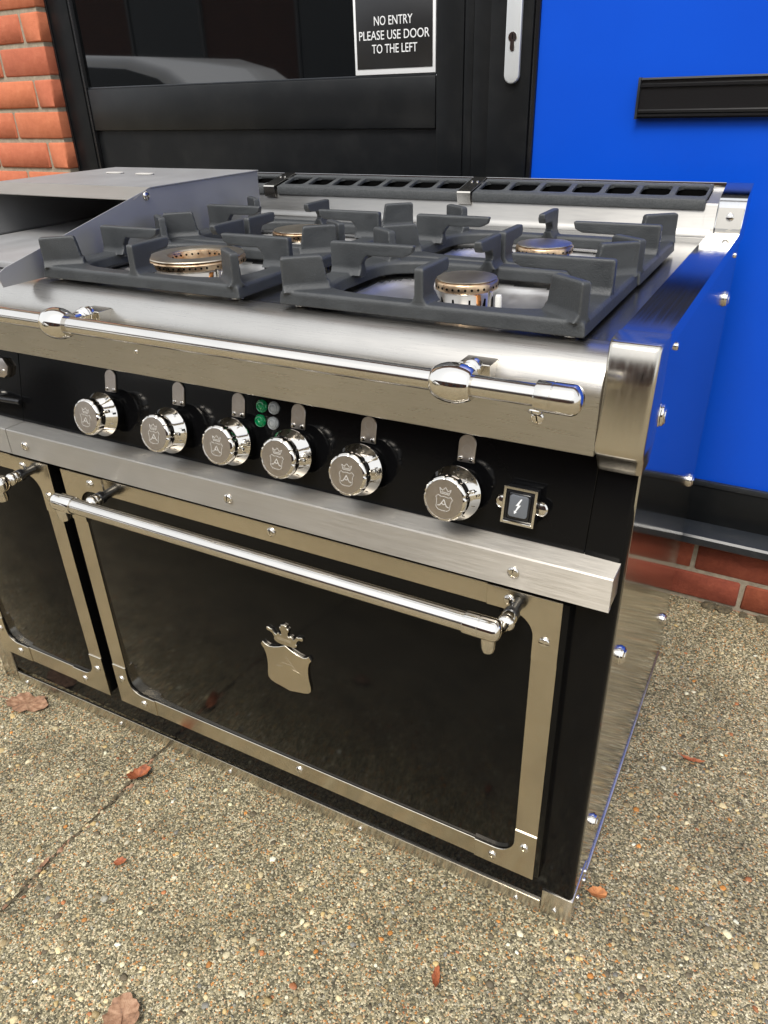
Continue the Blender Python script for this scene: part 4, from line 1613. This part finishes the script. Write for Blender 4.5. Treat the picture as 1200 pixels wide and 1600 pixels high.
def leaf(x, y, s, rz, m, label, curl=.5, asp=.72, fold=0.0, lobes=5, seed=0, tip=.22):
    rr = random.Random(seed)
    n, mrad = 44, 6
    bm = bmesh.new()
    rings = []
    for q in range(mrad + 1):
        f = q / mrad
        ring = []
        for k_ in range(n):
            a = 2 * PI * k_ / n
            rad = 1 - .16 * abs(math.sin(a * lobes / 2 + seed)) + .05 * math.sin(7 * a + seed) + tip * max(0, math.cos(a)) ** 6 + .04 * math.sin(13 * a + 2 * seed)
            u, w_ = f * rad * math.cos(a), f * rad * math.sin(a) * asp
            z = curl * .28 * (u * u + 1.6 * w_ * w_) + .05 * math.sin(5 * u + seed) * math.cos(4 * w_ + seed) + .045 * math.sin(11 * a + seed) * f * f + fold * abs(w_)
            ring.append((u * s, w_ * s, z * s))
        rings.append(ring)
    zmin = min(p_[2] for r_ in rings for p_ in r_)
    vs = []
    for q, r_ in enumerate(rings):
        if q == 0:
            vs.append([bm.verts.new((0, 0, r_[0][2] - zmin))])
        else:
            vs.append([bm.verts.new((p_[0], p_[1], p_[2] - zmin)) for p_ in r_])
    for k_ in range(n): bm.faces.new((vs[0][0], vs[1][k_], vs[1][(k_ + 1) % n]))
    for A, B in zip(vs[1:-1], vs[2:]):
        for k_ in range(n): bm.faces.new((A[k_], B[k_], B[(k_ + 1) % n], A[(k_ + 1) % n]))
    r_ = bmesh.ops.extrude_face_region(bm, geom=list(bm.faces))
    for v_ in r_['geom']:
        if isinstance(v_, bmesh.types.BMVert): v_.co.z += .0005
    o = add('fallen_leaf', bm, m, None, (0, 0, 0), sharp=50)
    o.location = (x, y, gz(x, y) + .003)
    o.rotation_euler = (rr.uniform(-.08, .08), rr.uniform(-.08, .08), rz)
    OFF[o] = o.location.copy()
    tag(o, label, 'leaf', 'dead leaves on the concrete')
    # stalk and midrib
    bm = bmesh.new()
    for q in range(8):
        a0, a1 = -1.35 + q * .26, -1.35 + (q + 1) * .26
        f_ = lambda u: curl * .28 * u * u + .02 - zmin / s
        tube(bm, (a0 * s, 0, f_(a0) * s), (a1 * s, 0, f_(a1) * s), s * (.035 - .003 * q), 6, False)
    link('midrib', mesh_of('midrib', bm, m), o, o.location)
    return o


leaf(-1.172, -.050, .046, .3, M_leaf1, 'flat pale brown leaf touching the plinth at the far left', .3, .66, seed=1)
leaf(-.806, -.088, .022, 1.1, M_leaf2, 'folded russet leaf lying on the ground joint left of the oven', 1.4, .62, .5, 3, 2)
leaf(-.515, -.415, .028, 2.2, M_leaf1, 'large crumpled brown leaf nearest the bottom edge of the photo', .55, .98, .0, 3, 3, .04)
leaf(-.145, -.170, .014, 1.9, M_leaf2, 'small upright rust brown leaf scrap in the foreground right of centre', 1.2, .45, .6, 3, 4)
leaf(.026, .062, .014, .2, M_leaf3, 'small orange leaf scrap beside the right front foot', .9, .8, .4, 3, 5)
leaf(.113, .410, .019, .1, M_leaf2, 'narrow dark russet leaf on the ground right of the range', .9, .28, .3, 2, 6)
leaf(-.700, -.240, .010, .8, M_leaf2, 'tiny dark red leaf scrap on open concrete near the joint', .8, .8, .2, 4, 7)
leaf(-.815, -.300, .012, 1.7, M_leaf1, 'small thin brown leaf lying along the ground joint', .8, .35, .2, 2, 8)

# ------------------------------------------------------------------ what stands behind the camera (seen only in reflections)
M_car = mat('white_car_paint', (.72, .73, .74), .28, 0, Coat_Weight=.6)
M_cglass = mat('car_glass', (.01, .012, .014), .03)
M_tyre = mat('tyre', (.012, .012, .012), .8)
car = empty('parked_car', (-6.35, -4.2, 0), 'white parked car behind the camera, seen mirrored in the door glass', 'car')
CO = (-6.35, -4.2, 0)
sil = [(-2.1, .28), (-2.18, .55), (-2.12, .85), (-1.95, .98), (-1.55, 1.30), (-1.1, 1.46), (-.4, 1.51), (.3, 1.47), (.75, 1.36), (1.35, 1.02), (1.9, .90), (2.12, .72), (2.16, .45), (2.1, .28)]
bm = bmesh.new()
prism(bm, [(CO[0] + u, v_) for u, v_ in sil], 'xz', CO[1] - .85, CO[1] + .85, .09, 4)
cb = add('body', bm, M_car, car, CO)
win = [(-1.55, 1.0), (-1.30, 1.27), (-.95, 1.37), (-.35, 1.41), (.25, 1.37), (.65, 1.28), (1.1, 1.02)]
for sy in (-1, 1):
    bm = bmesh.new()
    prism(bm, [(CO[0] + u, v_) for u, v_ in win], 'xz', CO[1] + sy * .84, CO[1] + sy * .862, .004, 1)
    add('window', bm, M_cglass, car, CO)
for ux in (-1.35, 1.38):
    for sy in (-1, 1):
        bm = bmesh.new()
        lathe(bm, [(0, 0), (.20, 0), (.30, .01), (.32, .05), (.32, .17), (.30, .2), (0, .2)], 'y', (CO[0] + ux, CO[1] + sy * .80 - .1, .32), 28)
        w_ = add('wheel', bm, M_tyre, car, (CO[0] + ux, CO[1] + sy * .80, .32))
M_roof = mat('grey_roof', (.08, .08, .085), .8)
bld = empty('brick_building', (-2, -13, 0), 'red brick building across the yard, behind the camera', 'building')
bm = bmesh.new()
box(bm, -24, 16, -19, -13, 0, 4.6)
add('wall', bm, M_fac, bld, (-2, -13, 0))
bm = bmesh.new()
prism(bm, [(-19.4, 4.6), (-12.6, 4.6), (-16, 6.6)], 'yz', -24.3, 16.3)
add('roof', bm, M_roof, bld, (-2, -13, 0))
for i in range(8):
    bm = bmesh.new()
    x = -21 + 5 * i
    box(bm, x, x + 2.2, -13.06, -12.96, 1.1, 3.2)
    w_ = add('window', bm, M_cglass, bld, (x, -13, 1.1))
    bm = bmesh.new()
    for (a0, a1, b0, b1) in ((x - .08, x, 1.02, 3.28), (x + 2.2, x + 2.28, 1.02, 3.28), (x, x + 2.2, 1.02, 1.1), (x, x + 2.2, 3.2, 3.28)):
        box(bm, a0, a1, -13.04, -12.92, b0, b1)
    add('frame', bm, M_roof, w_, (x, -13, 1.1))
